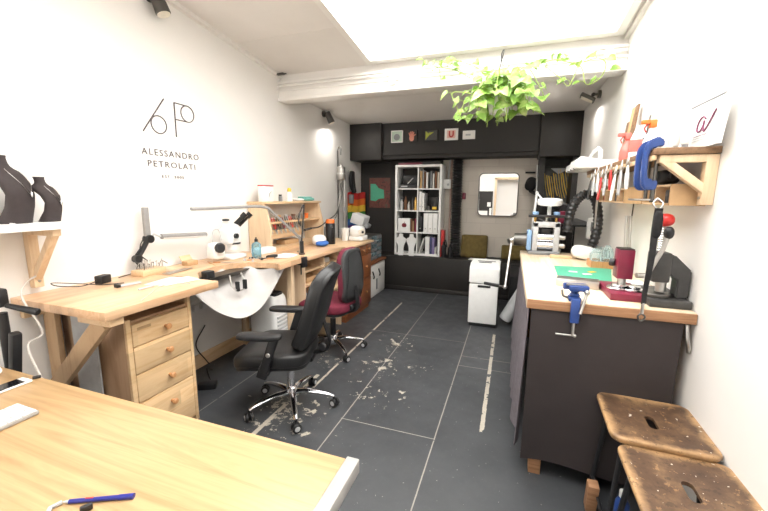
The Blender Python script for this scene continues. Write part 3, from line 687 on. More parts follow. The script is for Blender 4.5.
for i in range(9):
    a = random.uniform(-2.1, -1.98); b = random.uniform(2.42, 2.6); mb = MB().lathe([(0, 0), (.012, 0), (.012, .008), (.006, .012), (.008, .02), (0, .022)], (a, b, ZB))
    solo('small_fitting', mb, random.choice(['steel', 'black_pl', 'lgrey']), 'small metal or plastic fitting scattered in front of the microscope', 'fitting', 'fittings in front of the microscope')
cx = thing('control_box', 'white rectangular control box between microscope and wooden rack', 'control box', (-2.2, 2.92, ZB))
MB().box((-2.2, 2.85, ZB+.028), (.11, .22, .056), (0, 0, -8), .006).build('case', 'white_gloss', cx)
MB().cyl((-2.15, 2.93, ZB+.03), (-2.135, 2.93, ZB+.03), .010).build('dial', 'black_pl', cx)
ft = thing('foot_pedal', 'black control pedal with cable on the curved bench edge', 'pedal', (-1.98, 2.66, ZB))
MB().sup((-1.97, 2.66, ZB+.014), (.06, .12, .028), .5, .5).build('pedal', 'black_pl', ft)
MB().tube([(-1.97, 2.6, ZB+.012), (-2.0, 2.55, ZB+.006), (-2.05, 2.58, ZB+.006)], .004, 6, sub=4).build('lead', 'cable_b', ft)
for i, (a, b, r) in enumerate(((-1.9, 2.80, 10), (-1.95, 2.83, -6))):
    solo('paper_sheet', MB().box((a, b-.02, ZB+.002+i*.002), (.14, .2, .0015), (0, 0, r)), 'paper', ['flat white sheet on the curved bench by the slim grey lamp, under another', 'flat white sheet on the curved bench by the slim grey lamp, uppermost'][i], 'paper')
for i, (x, y, r, L, m_) in enumerate(((-2.2, 2.3, 20, .16, 'steel'), (-2.26, 2.25, -30, .14, 'brass'), (-2.05, 2.52, 70, .13, 'steel'), (-1.92, 2.62, 35, .15, 'dsteel'))):
    f_ = thing('needle_file', ['steel file on curved bench edge, before the wooden findings box', 'brass file on the curved bench nearest the wooden findings box', 'steel file on the curved bench in front of the blue bottle', 'dark steel file on curved bench beside the black pedal'][i], 'file', (x, y, ZB))
    d_ = V(math.cos(R(r)), math.sin(R(r)), 0); o_ = V(x, y, ZB+.006)
    MB().cyl(o_, o_+d_*L, .0035, .0012, 8).build('blade', m_, f_); MB().cyl(o_-d_*.06, o_, .0055, bev=.001).build('handle', 'knobwood', f_)
# slim tube lamp with clamp, flexible handpiece
tl_ = thing('tube_lamp', 'long slim grey lamp arm bent down to a bench clamp', 'lamp', (-1.93, 2.86, ZB))
q0, q1, q2, q3 = PX(191, 209, -2.15), PX(255, 206.5, -2.1), PX(268, 208, -2.06), PX(300, 238, -1.93)
MB().cyl(q0, q1, .012).tube([q1, q1.lerp(q2, .5)+V(0, 0, .004), q2], .012, 8, sub=4).tube([q2, q3], .012, 8).build('arm', 'arm_grey', tl_)
MB().cyl((q3.x, q3.y, ZB+.001), q3, .010).cyl((q3.x, q3.y, ZB), (q3.x, q3.y, ZB+.012), .035).build('clamp_post', 'steel', tl_)
MB().cyl(q0+V(.0, .0, -.011), q0.lerp(q1, .8)+V(0, 0, -.011), .006).build('light_strip', 'white_gloss', tl_)
hp = thing('handpiece_stand', 'black upright handpiece holder with looping black hose on bench', 'stand', (-1.86, 2.92, ZC))
a = PX(304, 205, -1.90); b = PX(302, 252, -1.88)
MB().cyl((b.x, b.y, ZB if b.y < 2.88 else ZC), (b.x, b.y, (ZB if b.y < 2.88 else ZC)+.015), .03).build('base', 'dsteel', hp)
MB().cyl((b.x, b.y, ZC+.015), (b.x, b.y, ZC+.13), .018, bev=.004).build('grip', 'black_pl', hp)
MB().cyl((b.x, b.y, ZC+.13), a, .007).build('post', 'black_pl', hp)
MB().tube([a, a+V(0, -.03, -.015), a+V(0, -.08, -.08), a+V(0, -.10, -.16), a+V(.0, -.07, -.19)], .007, 8, sub=6).build('hose', 'rubber', hp)
# wooden tool rack
rk = thing('tool_rack', 'pale pine tool rack standing on bench against the left wall', 'rack', (-2.33, 3.5, ZC))
RZ = 1.39
ry0, ry1 = 2.98, 4.02
for y in (ry0, ry1):
    k = MB(); k.prism([(WL+.01, ZC), (-2.20, ZC), (-2.20, 1.15), (-2.26, RZ), (WL+.01, RZ)], 'XZ', y-.011, y+.011); k.build('side_panel', 'pine', rk)
MB().bb(WL+.006, -2.235, ry0-.02, ry1+.02, RZ, RZ+.022, .002).build('top_shelf', 'pine_y', rk)
MB().bb(WL+.01, -2.24, ry0+.012, ry1-.012, 1.19, 1.208).build('shelf', 'pine_y', rk)
MB().bb(-2.3, -2.285, ry0+.012, ry1-.35, 1.03, 1.12, .002).build('tool_rail', 'pine_y', rk)
MB().bb(WL+.01, -2.21, ry0+.012, ry1-.012, ZC, ZC+.03).build('bottom_shelf', 'pine_y', rk)
def plier(loc, rz, tilt, hmat, label, group, L=.16, hang=False):
    t = thing('pliers', label, 'pliers', loc, rz, group); mt = Matrix.Rotation(tilt, 4, 'X')
    for s in (-1, 1):
        MB().tube([(s*.003, 0, 0), (s*.012, 0, -.03), (s*.02, 0, -.07), (s*.014, 0, -L*.72)], [.004, .005, .0055, .004], 8, sub=4).xf(mt).build('handle', hmat, t, local=True)
        MB().tube([(s*.002, 0, .0), (s*.010, 0, .018), (s*.0025, 0, .05)], [.006, .006, .002], 8, sub=3).xf(mt).build('jaw', 'steel', t, local=True)
    MB().cyl((0, -.008, .004), (0, .008, .004), .009).xf(mt).build('pivot', 'steel', t, local=True)
    return t
hm = ['black_pl', 'red', 'black_pl', 'maroon', 'black_pl', 'red', 'grey_pl', 'black_pl']
names = ['black', 'red', 'black', 'plum', 'black', 'red', 'grey', 'black']
ordn = ['nearest the microscope', 'second along the rail', 'third along the rail', 'fourth along the rail', 'fifth along the rail', 'sixth along the rail', 'seventh along the rail', 'last along the rail by the black hose']
for i in range(8):
    t = plier((-2.262, ry0+.08+i*.078, 1.128), R(90), R(160), hm[i], '%s-handled pliers in the wooden rack, %s' % (names[i], ordn[i]), 'pliers in the wooden rack', .18)
# on top of the rack
rt = RZ+.0225
ck = thing('small_clock', 'small white framed box with red top edge on the wooden rack', 'clock', (-2.33, 3.08, rt))
MB().bb(-2.37, -2.29, 3.02, 3.16, rt, rt+.15, .004).build('case', 'white_gloss', ck)
MB().bb(-2.372, -2.288, 3.018, 3.162, rt+.151, rt+.162, .002).build('red_edge', 'red', ck)
dl = MB().bb(-2.29, -2.287, 3.045, 3.135, rt+.03, rt+.125).build('dial', 'paper', ck)
MB().tube([(-2.285, 3.09, rt+.08), (-2.285, 3.12, rt+.10)], .0018, 5).tube([(-2.285, 3.09, rt+.08), (-2.285, 3.08, rt+.045)], .0018, 5).build('hands', 'black_pl', dl)
jr = thing('jar', 'small dark jar on top of the wooden rack', 'jar', (-2.33, 3.33, rt))
MB().lathe([(0, 0), (.02, 0), (.02, .05), (.014, .056), (0, .056)], (-2.33, 3.33, rt)).build('jar', 'grey_pl', jr); MB().lathe([(0, .056), (.017, .056), (.017, .072), (0, .072)], (-2.33, 3.33, rt)).build('lid', 'black_pl', jr)
yb_ = thing('bottle', 'white bottle with yellow cap on top of the wooden rack', 'bottle', (-2.33, 3.5, rt))
MB().lathe([(0, 0), (.034, 0), (.034, .08), (.02, .10), (.014, .105), (0, .105)], (-2.33, 3.5, rt)).build('bottle', 'white_gloss', yb_); MB().lathe([(0, .104), (.02, .104), (.022, .13), (.014, .145), (0, .145)], (-2.33, 3.5, rt)).build('cap', 'yellow', yb_)
solo('folded_cloth', MB().sup((-2.34, 3.86, rt+.02), (.13, .24, .04), .5, .5).sup((-2.34, 3.84, rt+.043), (.11, .2, .018), .5, .5), 'teal', 'folded teal cloth on top of the wooden rack', 'cloth')
solo('plastic_bag', MB().sup((-2.34, 3.68, rt+.015), (.13, .13, .03), .7, .7), 'white_matt', 'crumpled white packet between bottle and teal cloth on the rack', 'packet')
for i in range(5):
    solo('jar', MB().lathe([(0, 0), (.022, 0), (.022, .04), (.024, .045), (.024, .06), (0, .06)], (-2.34, 3.30+i*.14, 1.2085)), ['tan', 'lgrey', 'brown', 'steel', 'orange'][i], ['tan', 'pale grey', 'brown', 'steel', 'orange'][i]+' pot on the middle shelf of the wooden rack', 'pot', 'pots inside the wooden rack')
solo('knife_block', MB().bb(-2.42, -2.3, 3.35, 3.6, ZC+.03, ZC+.075, .004), 'tan', 'low tan box at the bottom of the wooden rack', 'box')
# bundle, thermos, jug etc
bd = thing('cloth_bundle', 'white and blue cloth bundle on bench before the thermos', 'cloth', (-2.05, 3.72, ZC))
MB().sup((-2.06, 3.66, ZC+.06), (.16, .2, .12), .8, .8, (0, 0, 20)).build('white_cloth', 'white_matt', bd)
MB().sup((-2.0, 3.62, ZC+.03), (.14, .2, .06), .8, .8, (0, 0, 20)).build('blue_cloth', 'bluecloth', bd)
th = thing('thermos_flask', 'black thermos flask with orange lid on the bench', 'flask', (-2.06, 3.86, ZC))
tp = V(-2.03, 3.88, .906)
MB().lathe([(0, 0), (.055, 0), (.057, .01), (.057, .235), (.05, .25), (0, .25)], tp).build('body', 'black_pl', th)
MB().lathe([(0, .249), (.052, .249), (.052, .28), (.044, .295), (0, .295)], tp).build('lid', 'orange', th)
MB().tube([tp+V(.05, -.03, .2), tp+V(.075, -.07, .19), tp+V(.075, -.07, .08), tp+V(.05, -.03, .06)], .008, 8, sub=4).build('handle', 'black_pl', th)
solo('speaker_box', MB().bb(-2.42, -2.2, 4.05, 4.2, .906, 1.08, .008), 'grey_pl', 'grey box standing behind the thermos by the wall', 'box')
jg = thing('jug', 'white plastic jug beside the white bench machine', 'jug', (-2.0, 4.18, .906))
jp = PZ(347, 240, .906); jp.z = .906; jp.y -= .05
MB().lathe([(0, 0), (.045, 0), (.048, .01), (.055, .15), (.058, .16), (.052, .16), (.045, .02), (0, .015)], jp).build('body', 'white_gloss', jg)
MB().tube([jp+V(.04, .04, .14), jp+V(.07, .07, .12), jp+V(.06, .06, .05), jp+V(.035, .035, .03)], .006, 8, sub=4).build('handle', 'white_gloss', jg)
# bench machine (polishing motor, white)
mp = V(-1.86, 4.33, .906)
bm_ = thing('bench_machine', 'white bench polishing machine with hood on the brown chest', 'machine', mp)
MB().sup(mp+V(0, 0, .035), (.2, .22, .07), .35, .35).build('base', 'white_gloss', bm_)
MB().sup(mp+V(0, -.03, .12), (.17, .2, .15), .6, .6).build('body', 'white_gloss', bm_)
MB().cyl(mp+V(.07, -.08, .12), mp+V(.1, -.1, .12), .045, bev=.006).build('motor_cap', 'cream', bm_)
MB().cyl(mp+V(.1, -.1, .12), mp+V(.108, -.106, .12), .016).build('hub', 'black_pl', bm_)
MB().box(mp+V(0, .06, .27), (.18, .2, .13), (0, 18, 0), .012).build('hood', 'lgrey', bm_)
MB().box(mp+V(.07, .12, .19), (.08, .12, .05), (0, 30, 0), .008).build('guard', 'grey_pl', bm_)
# hanging flexible shaft motor
hg = thing('shaft_motor', 'silver flexible-shaft motor hanging on a stand by the left wall', 'motor', (-2.40, 4.95, 1.8))
m0 = PX(341, 173, -2.38)
rod0 = V(m0.x+.01, m0.y+.03, .55)
MB().cyl((m0.x-.05, m0.y, 0), (m0.x-.05, m0.y, 2.12), .011).tube([(m0.x-.05, m0.y, 2.12), (m0.x-.03, m0.y, 2.17), (m0.x, m0.y, 2.16), (m0.x, m0.y, 2.06)], .007, 8, sub=5).build('stand_rod', 'dsteel', hg)
MB().lathe([(0, .13), (.018, .125), (.022, .1), (.06, .085), (.066, .07), (.066, -.08), (.058, -.1), (.02, -.11), (.018, -.14), (0, -.14)], m0).build('motor', 'steel', hg)
MB().cyl(m0+V(0, 0, -.02), m0+V(0, 0, .0), .0665).build('band', 'white_gloss', hg)
MB().tube([m0+V(0, 0, -.13), m0+V(.02, -.08, -.3), m0+V(.1, -.35, -.55), V(-2.2, 4.15, 1.17), V(-2.1, 3.75, 1.12), V(-2.02, 3.42, 1.13)], .008, 8, sub=8).build('shaft', 'dsteel', hg)
MB().tube([m0+V(.03, 0, -.1), m0+V(.04, -.05, -.3), m0+V(.07, -.3, -.6), m0+V(.05, -.45, -.72), m0+V(.03, -.5, -.8)], .004, 6, sub=8).build('power_lead', 'cable_b', hg)
MB().cyl(V(-2.02, 3.42, 1.13), V(-2.0, 3.26, 1.125), .012).build('handpiece', 'black_pl', hg)
sb = thing('standpipe', 'white upright pipe against the wall beside the white jug', 'pipe', (-2.42, 4.7, .9))
u0, u1 = PX(341, 185, -2.42), PX(341, 238, -2.42)
MB().cyl((-2.42, u0.y+.12, .0), (-2.42, u0.y+.12, 1.78), .022).build('tube', 'alu', sb)
MB().cyl((-2.42, u0.y+.12, 1.25), (-2.42, u0.y+.12, 1.3), .03).build('collar', 'lgrey', sb)
# rainbow flag, gloves and cup in the niche corner
fl = thing('rainbow_flag', 'rainbow striped flag hanging on wall in the far left corner', 'flag', (WL, 5.62, 1.0))
cols = [('red', (196, 42, 40)), ('orange', (222, 110, 40)), ('yellow', (232, 190, 60)), ('green', (62, 132, 66)), ('blue', (44, 88, 150)), ('violet', (84, 54, 120))]
for i, (n_, c_) in enumerate(cols):
    M['flag_'+n_] = mat('flag_'+n_, c_, .85)
    def ff(u, v, i=i): y = 5.28+u*.50; return V(WL+.02+.10*u+.010*math.sin(u*16), y, 1.53-.105*(i+v)+.01*math.sin(u*9))
    MB().surf(ff, 18, 3, .002).build('stripe', 'flag_'+n_, fl)
MB().cyl((WL, 5.57, 1.535), (WL+.04, 5.57, 1.535), .005).build('hook', 'steel', fl)
gl = thing('rubber_gauntlets', 'pair of dark rubber gloves hanging on wall above the rainbow flag', 'gloves', (WL, 5.45, 1.6))
g0 = PX(353, 182, WL+.07)
for s in (0, 1):
    MB().tube([g0+V(0, s*.06-.05, .16), g0+V(0, s*.06-.07, .06), g0+V(0, s*.06-.05, -.06), g0+V(.01, s*.06, -.16)], [.035, .05, .055, .035], 10, sub=4, flat=(.6, 1)).build('glove', 'black_pl' if s == 0 else 'bust', gl)
MB().cyl((WL, g0.y-.03, g0.z+.17), (g0.x, g0.y-.03, g0.z+.17), .006).build('hook', 'steel', gl)
g1 = PX(351, 199, WL+.055)
cu = thing('cup', 'grey cup hanging below the dark rubber gloves', 'cup', g1-V(0, 0, .07))
MB().lathe([(0, -.07), (.042, -.07), (.048, .07), (.043, .07), (.038, -.06), (0, -.06)], g1).build('cup', 'grey_pl', cu)
MB().cyl((WL, g1.y, g1.z+.05), (g1.x, g1.y, g1.z+.05), .004).build('hook', 'steel', cu)
# left foreground: black arm and pale cable
ma = thing('monitor_arm', 'black jointed desk arm at left edge behind the oak desk', 'arm', (-2.02, .89, 0))
h0 = PY(-3, 306, .92); h1 = PY(44, 311, 1.02)
MB().cyl((h0.x-.02, .94, .0), (h0.x-.02, .94, .93), .02).build('post', 'black_pl', ma)
MB().box((h0.x-.02, .94, h0.z+.03), (.05, .05, .085), None, .01).build('head', 'black_pl', ma)
MB().cyl((h0.x+.02, .94, h0.z-.0), (h1.x, 1.0, h1.z), .011, .017, bev=.004).build('lever', 'black_pl', ma)
MB().box((h0.x+.03, .94, .72), (.04, .04, .26), (0, 14, 0), .01).build('strut', 'black_pl', ma)
MB().cyl((h0.x-.02, .94, 0), (h0.x-.02, .94, .02), .12).build('foot', 'black_pl', ma)
c_ = [PX(36, 276, -2.4), PX(26, 283, -2.4), PX(22, 298, -2.3), V(-2.15, 1.06, .80), PY(28, 345, .98), PY(40, 375, .93), PY(52, 396, .9)]
solo('loose_cable', MB().tube(c_, .005, 6, sub=8), 'cable_w', 'pale cable hanging from the near workbench down behind the desk', 'cable')
# ================================================================== BACK NICHE
ZL = .5485
# small pictures on the bulkhead
def pic(px0, px1, py0, py1, label, group='small pictures on the black bulkhead', frame='white_matt', inner=None):
    a = PY(px0, py0, YB+.055); b = PY(px1, py1, YB+.055)
    t = thing('small_picture', label, 'picture', ((a.x+b.x)/2, YB+.06, b.z), 0, group)
    w, h = abs(b.x-a.x), abs(a.z-b.z); cx, cz = (a.x+b.x)/2, (a.z+b.z)/2
    MB().box((cx, YB+.047, cz), (w, .022, h), None, .003).build('frame', frame, t)
    if inner: inner(t, cx, YB+.0345, cz, w, h)
    return t
def i1(t, x, y, z, w, h):
    MB().box((x, y, z), (w*.86, .002, h*.86)).build('picture', 'pic_mint', t)
    MB().cyl((x, y-.001, z-.01), (x, y-.003, z-.01), w*.26, w*.26, 20).build('motif', 'grey_pl', t)
def i2(t, x, y, z, w, h):
    MB().box((x, y, z), (w*.9, .002, h*.94)).build('picture', 'black_wall2', t)
    hb = MB().sup((x-.01, y-.003, z-.03), (.075, .006, .09), 1, 1)
    for k, (dx, l) in enumerate(((-.035, .06), (-.015, .08), (.005, .085), (.024, .07), (.045, .03))): hb.tube([(x-.01+dx*.6, y-.003, z), (x-.006+dx*1.3, y-.003, z+l*.8)], [.011, .008], 8)
    hb.build('hand_shape', 'pic_coral', t)
def i3(t, x, y, z, w, h):
    MB().box((x, y, z), (w*.9, .002, h*.9)).build('picture', 'charcoal', t)
    q = MB(); q.prism([(x-w*.42, z-h*.4), (x-w*.1, z+.01), (x-w*.42, z+h*.4)], 'XZ', y-.004, y-.001); q.prism([(x-.02, z), (x+w*.2, z+h*.3), (x-w*.2, z+h*.25)], 'XZ', y-.004, y-.001); q.build('leaf_shape', 'pic_lime', t)
def i4(t, x, y, z, w, h):
    MB().box((x, y, z), (w*.62, .002, h*.66)).build('picture', 'pic_pink', t)
    MB().tube([(x-.025, y-.002, z+.045), (x-.025, y-.002, z-.015), (x, y-.002, z-.035), (x+.025, y-.002, z-.015), (x+.025, y-.002, z+.045)], .009, 6, sub=4).build('motif', 'red', t)
def i5(t, x, y, z, w, h):
    MB().box((x, y, z), (w*.9, .002, h*.86)).build('picture', 'paper', t)
    MB().box((x-.01, y-.002, z), (w*.4, .002, h*.2)).build('motif', 'lgrey', t)
M['pic_mint'] = mat('mint_print', (178, 196, 180), .7); M['pic_coral'] = mat('coral_print', (214, 142, 122), .7)
M['pic_lime'] = mat('lime_print', (170, 176, 70), .7); M['pic_pink'] = mat('pink_print', (230, 190, 176), .7)
pic(391.5, 403, 131, 142.5, 'small mint green picture, leftmost on the black bulkhead', inner=i1)
pic(408, 417.5, 130.5, 142, 'small dark picture of a coral pink hand on the black bulkhead', frame='black_wall2', inner=i2)
pic(425, 438, 130.5, 140.5, 'small dark picture with yellow-green leaf shapes on the bulkhead', frame='black_wall2', inner=i3)
pic(445, 458, 129, 140, 'small white-framed picture with a red curved motif on bulkhead', inner=i4)
pic(463, 475, 131, 139, 'small plain white picture, rightmost on the black bulkhead', inner=i5)
# posters
a, b = PY(369.5, 178, YN-.01), PY(390, 208, YN-.01)
po = thing('poster', 'red-brown poster with a turquoise patch on the black back wall', 'poster', ((a.x+b.x)/2, YN, b.z))
def nmat(name, stops, scale, dist=0):
    t = NT(name); t.base(t.ramp(t.noise(t.coord(), scale, 5, .6, dist), stops)); t.b.inputs['Roughness'].default_value = .6; return t.m
M['poster_bg'] = nmat('rust_print', [(.35, (60, 46, 42)), (.5, (112, 58, 50)), (.65, (84, 72, 60))], 12, 1)
MB().bb(a.x, b.x, YN-.012, YN, b.z, a.z).build('sheet', 'poster_bg', po)
w, h = b.x-a.x, a.z-b.z
MB().prism([(a.x+w*.06, b.z+h*.25), (a.x+w*.3, b.z+h*.22), (a.x+w*.45, b.z+h*.3), (a.x+w*.72, b.z+h*.32), (a.x+w*.7, b.z+h*.6), (a.x+w*.45, b.z+h*.66), (a.x+w*.3, b.z+h*.8), (a.x+w*.06, b.z+h*.8)], 'XZ', YN-.015, YN-.012).build('patch', 'green_mat', po)
a, b = PY(543.5, 168, YN-.02), PY(570, 206, YN-.02)
po = thing('poster', 'black framed poster with yellow reed-like strokes in the right corner', 'poster', ((a.x+b.x)/2, YN, b.z))
MB().bb(a.x-.02, b.x+.02, YN-.03, YN, b.z-.02, a.z+.02, .004).build('frame', 'black_pl', po)
M['poster_dk'] = nmat('dark_reed_print', [(.4, (40, 40, 38)), (.6, (84, 86, 80))], 9, .5)
MB().bb(a.x, b.x, YN-.034, YN-.03, b.z, a.z).build('sheet', 'poster_dk', po)
st = MB(); w, h = b.x-a.x, a.z-b.z
for i in range(11):
    u = i/10; st.tube([(a.x+w*(.05+.75*u), YN-.036, a.z-h*random.uniform(.02, .25)), (a.x+w*(.12+.8*u), YN-.036, a.z-h*.5), (a.x+w*min(.97, .2+.85*u), YN-.036, b.z+h*random.uniform(.02, .3))], random.uniform(.003, .007), 6, sub=3)
st.build('reed_strokes', 'yellow_print' if 'yellow_print' in M else 'yellow', po)
MB().prism([(a.x+w*.25, a.z-.01), (a.x+w*.85, a.z-.01), (a.x+w*.6, a.z-h*.14), (a.x+w*.5, a.z-h*.16)], 'XZ', YN-.038, YN-.035).build('pale_patch', 'lgrey', po)

# bookcase on the ledge
BX0, BX1, BY0, BY1, BZ0, BZ1 = -1.752, -1.018, YB+.13, YN-.006, ZL, 1.957
bc = thing('bookcase', 'white eight-cube bookcase standing on the black ledge', 'bookcase', ((BX0+BX1)/2, BY0, ZL))
T = .034
for x0 in (BX0, BX1-T): MB().bb(x0, x0+T, BY0, BY1, BZ0, BZ1, .002).build('side_panel', 'white_gloss', bc)
for z0 in (BZ0, BZ1-T): MB().bb(BX0+T, BX1-T, BY0, BY1, z0, z0+T, .002).build('end_panel', 'white_gloss', bc)
xm = (BX0+BX1)/2
ih = (BZ1-BZ0-2*T-3*.018)/4
zs = [BZ0+T+k*(ih+.018) for k in range(4)]
MB().bb(xm-.009, xm+.009, BY0+.002, BY1, BZ0+T, BZ1-T).build('divider', 'white_gloss', bc)
for k in range(3):
    for x0, x1 in ((BX0+T, xm-.009), (xm+.009, BX1-T)): MB().bb(x0, x1, BY0+.002, BY1, zs[k]+ih, zs[k]+ih+.018).build('shelf', 'white_gloss', bc)
LX, RX = BX0+T, xm+.009; CW = xm-.009-LX
def book(x, z, t_, h, d, m_, label, group, lean=0, y=None):
    y0 = BY0+.03 if y is None else y
    o = thing('book', label, 'book', (x+t_/2, y0+d/2, z), 0, group)
    rot = Matrix.Rotation(R(lean), 4, 'Y')
    MB().bb(-t_/2, t_/2, -d/2, -d/2+.003, 0, h).bb(-t_/2, -t_/2+.003, -d/2, d/2, 0, h).bb(t_/2-.003, t_/2, -d/2, d/2, 0, h).xf(rot).build('cover', m_, o, local=True)
    MB().bb(-t_/2+.003, t_/2-.003, -d/2+.003, d/2-.004, .004, h-.004).xf(rot).build('pages', 'paper', o, local=True)
    return o
e = .0008
# top right: books
x = RX+.012
g = 'books in the upper right cube of the bookcase'
for (t_, h, m_, lb) in ((.035, .26, 'tan', 'tall tan book, leftmost in the upper right bookcase cube'), (.016, .27, 'lgrey', 'thin pale grey book beside the tall tan one in upper cube'), (.024, .25, 'brown', 'brown book in the middle left of the upper right cube'), (.03, .24, 'white_matt', 'white book in the middle of the upper right cube'), (.018, .23, 'charcoal', 'charcoal book right of the white one in upper cube'), (.03, .26, 'grey_pl', 'grey book right of the charcoal one in upper cube'), (.022, .22, 'paper', 'slim off-white book near the right of the upper cube'), (.034, .25, 'brown', 'thick brown book near the right of the upper cube'), (.024, .24, 'cream', 'cream book, rightmost in the upper right bookcase cube')):
    book(x, zs[3]+e, t_, h, .19, m_, lb, g); x += t_+.008
# top left: dark device
dv = thing('black_device', 'black machine with a pale lever in the upper left bookcase cube', 'machine', (LX+.16, BY0+.15, zs[3]))
MB().bb(LX+.03, LX+CW-.02, BY0+.05, BY0+.25, zs[3]+e, zs[3]+.06, .006).build('base', 'black_pl', dv)
MB().bb(LX+.06, LX+CW-.03, BY0+.09, BY0+.25, zs[3]+.06, zs[3]+.2, .012).build('body', 'black_pl', dv)
MB().tube([(LX+.15, BY0+.06, zs[3]+.07), (LX+.24, BY0+.055, zs[3]+.16)], .007, 8).build('lever', 'lgrey', dv)
MB().bb(LX+.05, LX+.15, BY0+.045, BY0+.05, zs[3]+.02, zs[3]+.04).build('plate', 'lgrey', dv)
# second left: bottles and tins
for i, (dx, r, h, m_, lb) in enumerate(((.045, .03, .2, 'lgrey', 'pale grey bottle, leftmost in the second left bookcase cube'), (.11, .026, .24, 'brown', 'tall brown bottle in the second left bookcase cube'), (.17, .03, .15, 'steel', 'short steel tin in the second left bookcase cube'), (.225, .024, .21, 'charcoal', 'dark bottle in the second left bookcase cube'), (.28, .028, .23, 'brass', 'brass-coloured bottle, rightmost in the second left bookcase cube'))):
    bo = thing('bottle', lb, 'bottle', (LX+dx, BY0+.1+.02*(i % 2), zs[2]), 0, 'bottles in the second left bookcase cube')
    MB().lathe([(0, 0), (r, 0), (r, h*.6), (r*.4, h*.75), (r*.35, h*.9), (0, h*.9)], (LX+dx, BY0+.1+.02*(i % 2), zs[2]+e)).build('bottle', m_, bo)
    MB().lathe([(0, h*.88), (r*.45, h*.88), (r*.45, h), (0, h)], (LX+dx, BY0+.1+.02*(i % 2), zs[2]+e)).build('cap', 'black_pl', bo)
# second right: two white binders, black box with yellow label
def binder(x, z, w_, h, label, group, m_='white_gloss'):
    o = thing('binder', label, 'binder', (x+w_/2, BY0+.14, z), 0, group)
    MB().bb(x, x+w_, BY0+.02, BY0+.27, z+e, z+h, .003).build('cover', m_, o)
    MB().cyl((x+w_/2, BY0+.018, z+.06), (x+w_/2, BY0+.021, z+.06), .010).build('finger_ring', 'steel', o); return o
binder(RX+.008, zs[2], .042, .29, 'slim white binder, left one in the second right bookcase cube', 'white binders in the second right cube')
binder(RX+.058, zs[2], .03, .27, 'slim white binder, right one in the second right bookcase cube', 'white binders in the second right cube')
bx = thing('black_box', 'black box with yellow label in the second right bookcase cube', 'box', (RX+.25, BY0+.1, zs[2]))
MB().bb(RX+.2, RX+.30, BY0+.04, BY0+.2, zs[2]+e, zs[2]+.2, .004).build('box', 'black_pl', bx)
MB().bb(RX+.215, RX+.285, BY0+.036, BY0+.04, zs[2]+.02, zs[2]+.06).build('label', 'yellow', bx)
solo('small_tin', MB().cyl((RX+.15, BY0+.1, zs[2]+e), (RX+.15, BY0+.1, zs[2]+.07), .035, bev=.004), 'dsteel', 'dark round tin beside the black box in the bookcase', 'tin')
# third left: white box with red fruit, small books
fb = thing('white_box', 'square white box with a dark red fruit picture in bookcase', 'box', (LX+.12, BY0+.06, zs[1]))
MB().bb(LX+.012, LX+.21, BY0+.03, BY0+.1, zs[1]+e, zs[1]+.21, .003).build('box', 'white_gloss', fb)
M['fruit'] = mat('dark_red_print', (120, 24, 40), .5)
fx, fz = LX+.115, zs[1]+.10
MB().sup((fx-.013, BY0+.029, fz), (.05, .004, .065), 1, 1).sup((fx+.013, BY0+.029, fz), (.05, .004, .065), 1, 1).tube([(fx, BY0+.028, fz+.025), (fx+.006, BY0+.028, fz+.055)], .003, 6).build('fruit_picture', 'fruit', fb)
for i, (t_, h, m_) in enumerate(((.03, .2, 'brown'), (.02, .17, 'tan'), (.028, .21, 'maroon'))):
    book(LX+.218+i*.034, zs[1]+e, t_, h, .16, m_, ['brown book right of the white fruit box in the bookcase', 'short tan book between brown and maroon ones by fruit box', 'maroon book by the centre divider next to the fruit box'][i], 'small books beside the fruit box')
# third right: black file + three white binders
binder(RX+.01, zs[1], .055, .25, 'black file, leftmost in the third right bookcase cube', 'files in the third right cube', 'black_pl')
for i in range(3): binder(RX+.088+i*.075, zs[1], .07, .30, 'wide white binder, %s of three in the third right cube' % ['left', 'middle', 'right'][i], 'files in the third right cube')
# bottom right: books
g = 'books in the bottom right cube of the bookcase'
book(RX+.014, zs[0]+.0045, .02, .25, .19, 'white_matt', 'thin white book leaning right in the bottom right cube', g, 17)
book(RX+.12, zs[0]+e, .07, .27, .2, 'white_gloss', 'thick white book in the bottom right bookcase cube', g)
M['lilac'] = mat('lilac_cover', (136, 122, 166), .6); M['slate'] = mat('slate_blue_cover', (70, 76, 116), .6)
book(RX+.196, zs[0]+e, .03, .27, .2, 'slate', 'slate blue book right of the thick white one', g)
book(RX+.23, zs[0]+e, .04, .26, .2, 'lilac', 'lilac book in the bottom right bookcase cube', g)
book(RX+.275, zs[0]+e, .018, .11, .15, 'white_matt', 'small white booklet at far right of bottom bookcase cube', g)
rb = PY(442, 256, BY0+.03)
book(BX1+.012, ZL+e, .05, .42, .12, 'red', 'tall red book standing on the ledge against bookcase side', None, 0, BY0+.02)
# bottom left: dark card and white busts in front
solo('dark_card', MB().bb(LX+.02, LX+CW-.02, BY0+.2, BY0+.21, zs[0]+e, zs[0]+.3), 'charcoal', 'dark card at the back of the bottom left bookcase cube', 'card')
def wbust(x, label):
    t = thing('display_bust', label, 'bust', (x, BY0-.05, ZL+e), 0, 'white display busts by the bookcase')
    prof = [(-.045, 0), (.045, 0), (.05, .03), (.042, .10), (.05, .16), (.085, .24), (.082, .275), (.04, .292), (.03, .31), (.034, .345), (-.034, .345), (-.03, .31), (-.04, .292), (-.082, .275), (-.085, .24), (-.05, .16), (-.042, .10), (-.05, .03)]
    MB().prism([(x+u, ZL+e+v) for u, v in prof], 'XZ', BY0-.075, BY0-.045, .008).build('torso', 'white_gloss', t)
    MB().box((x, BY0-.02, ZL+e+.10), (.05, .012, .2), (-20, 0, 0)).build('stand', 'white_gloss', t)
wbust(-1.625, 'white necklace display bust, left of the pair before the bookcase'); wbust(-1.452, 'white necklace display bust, right of the pair before the bookcase')
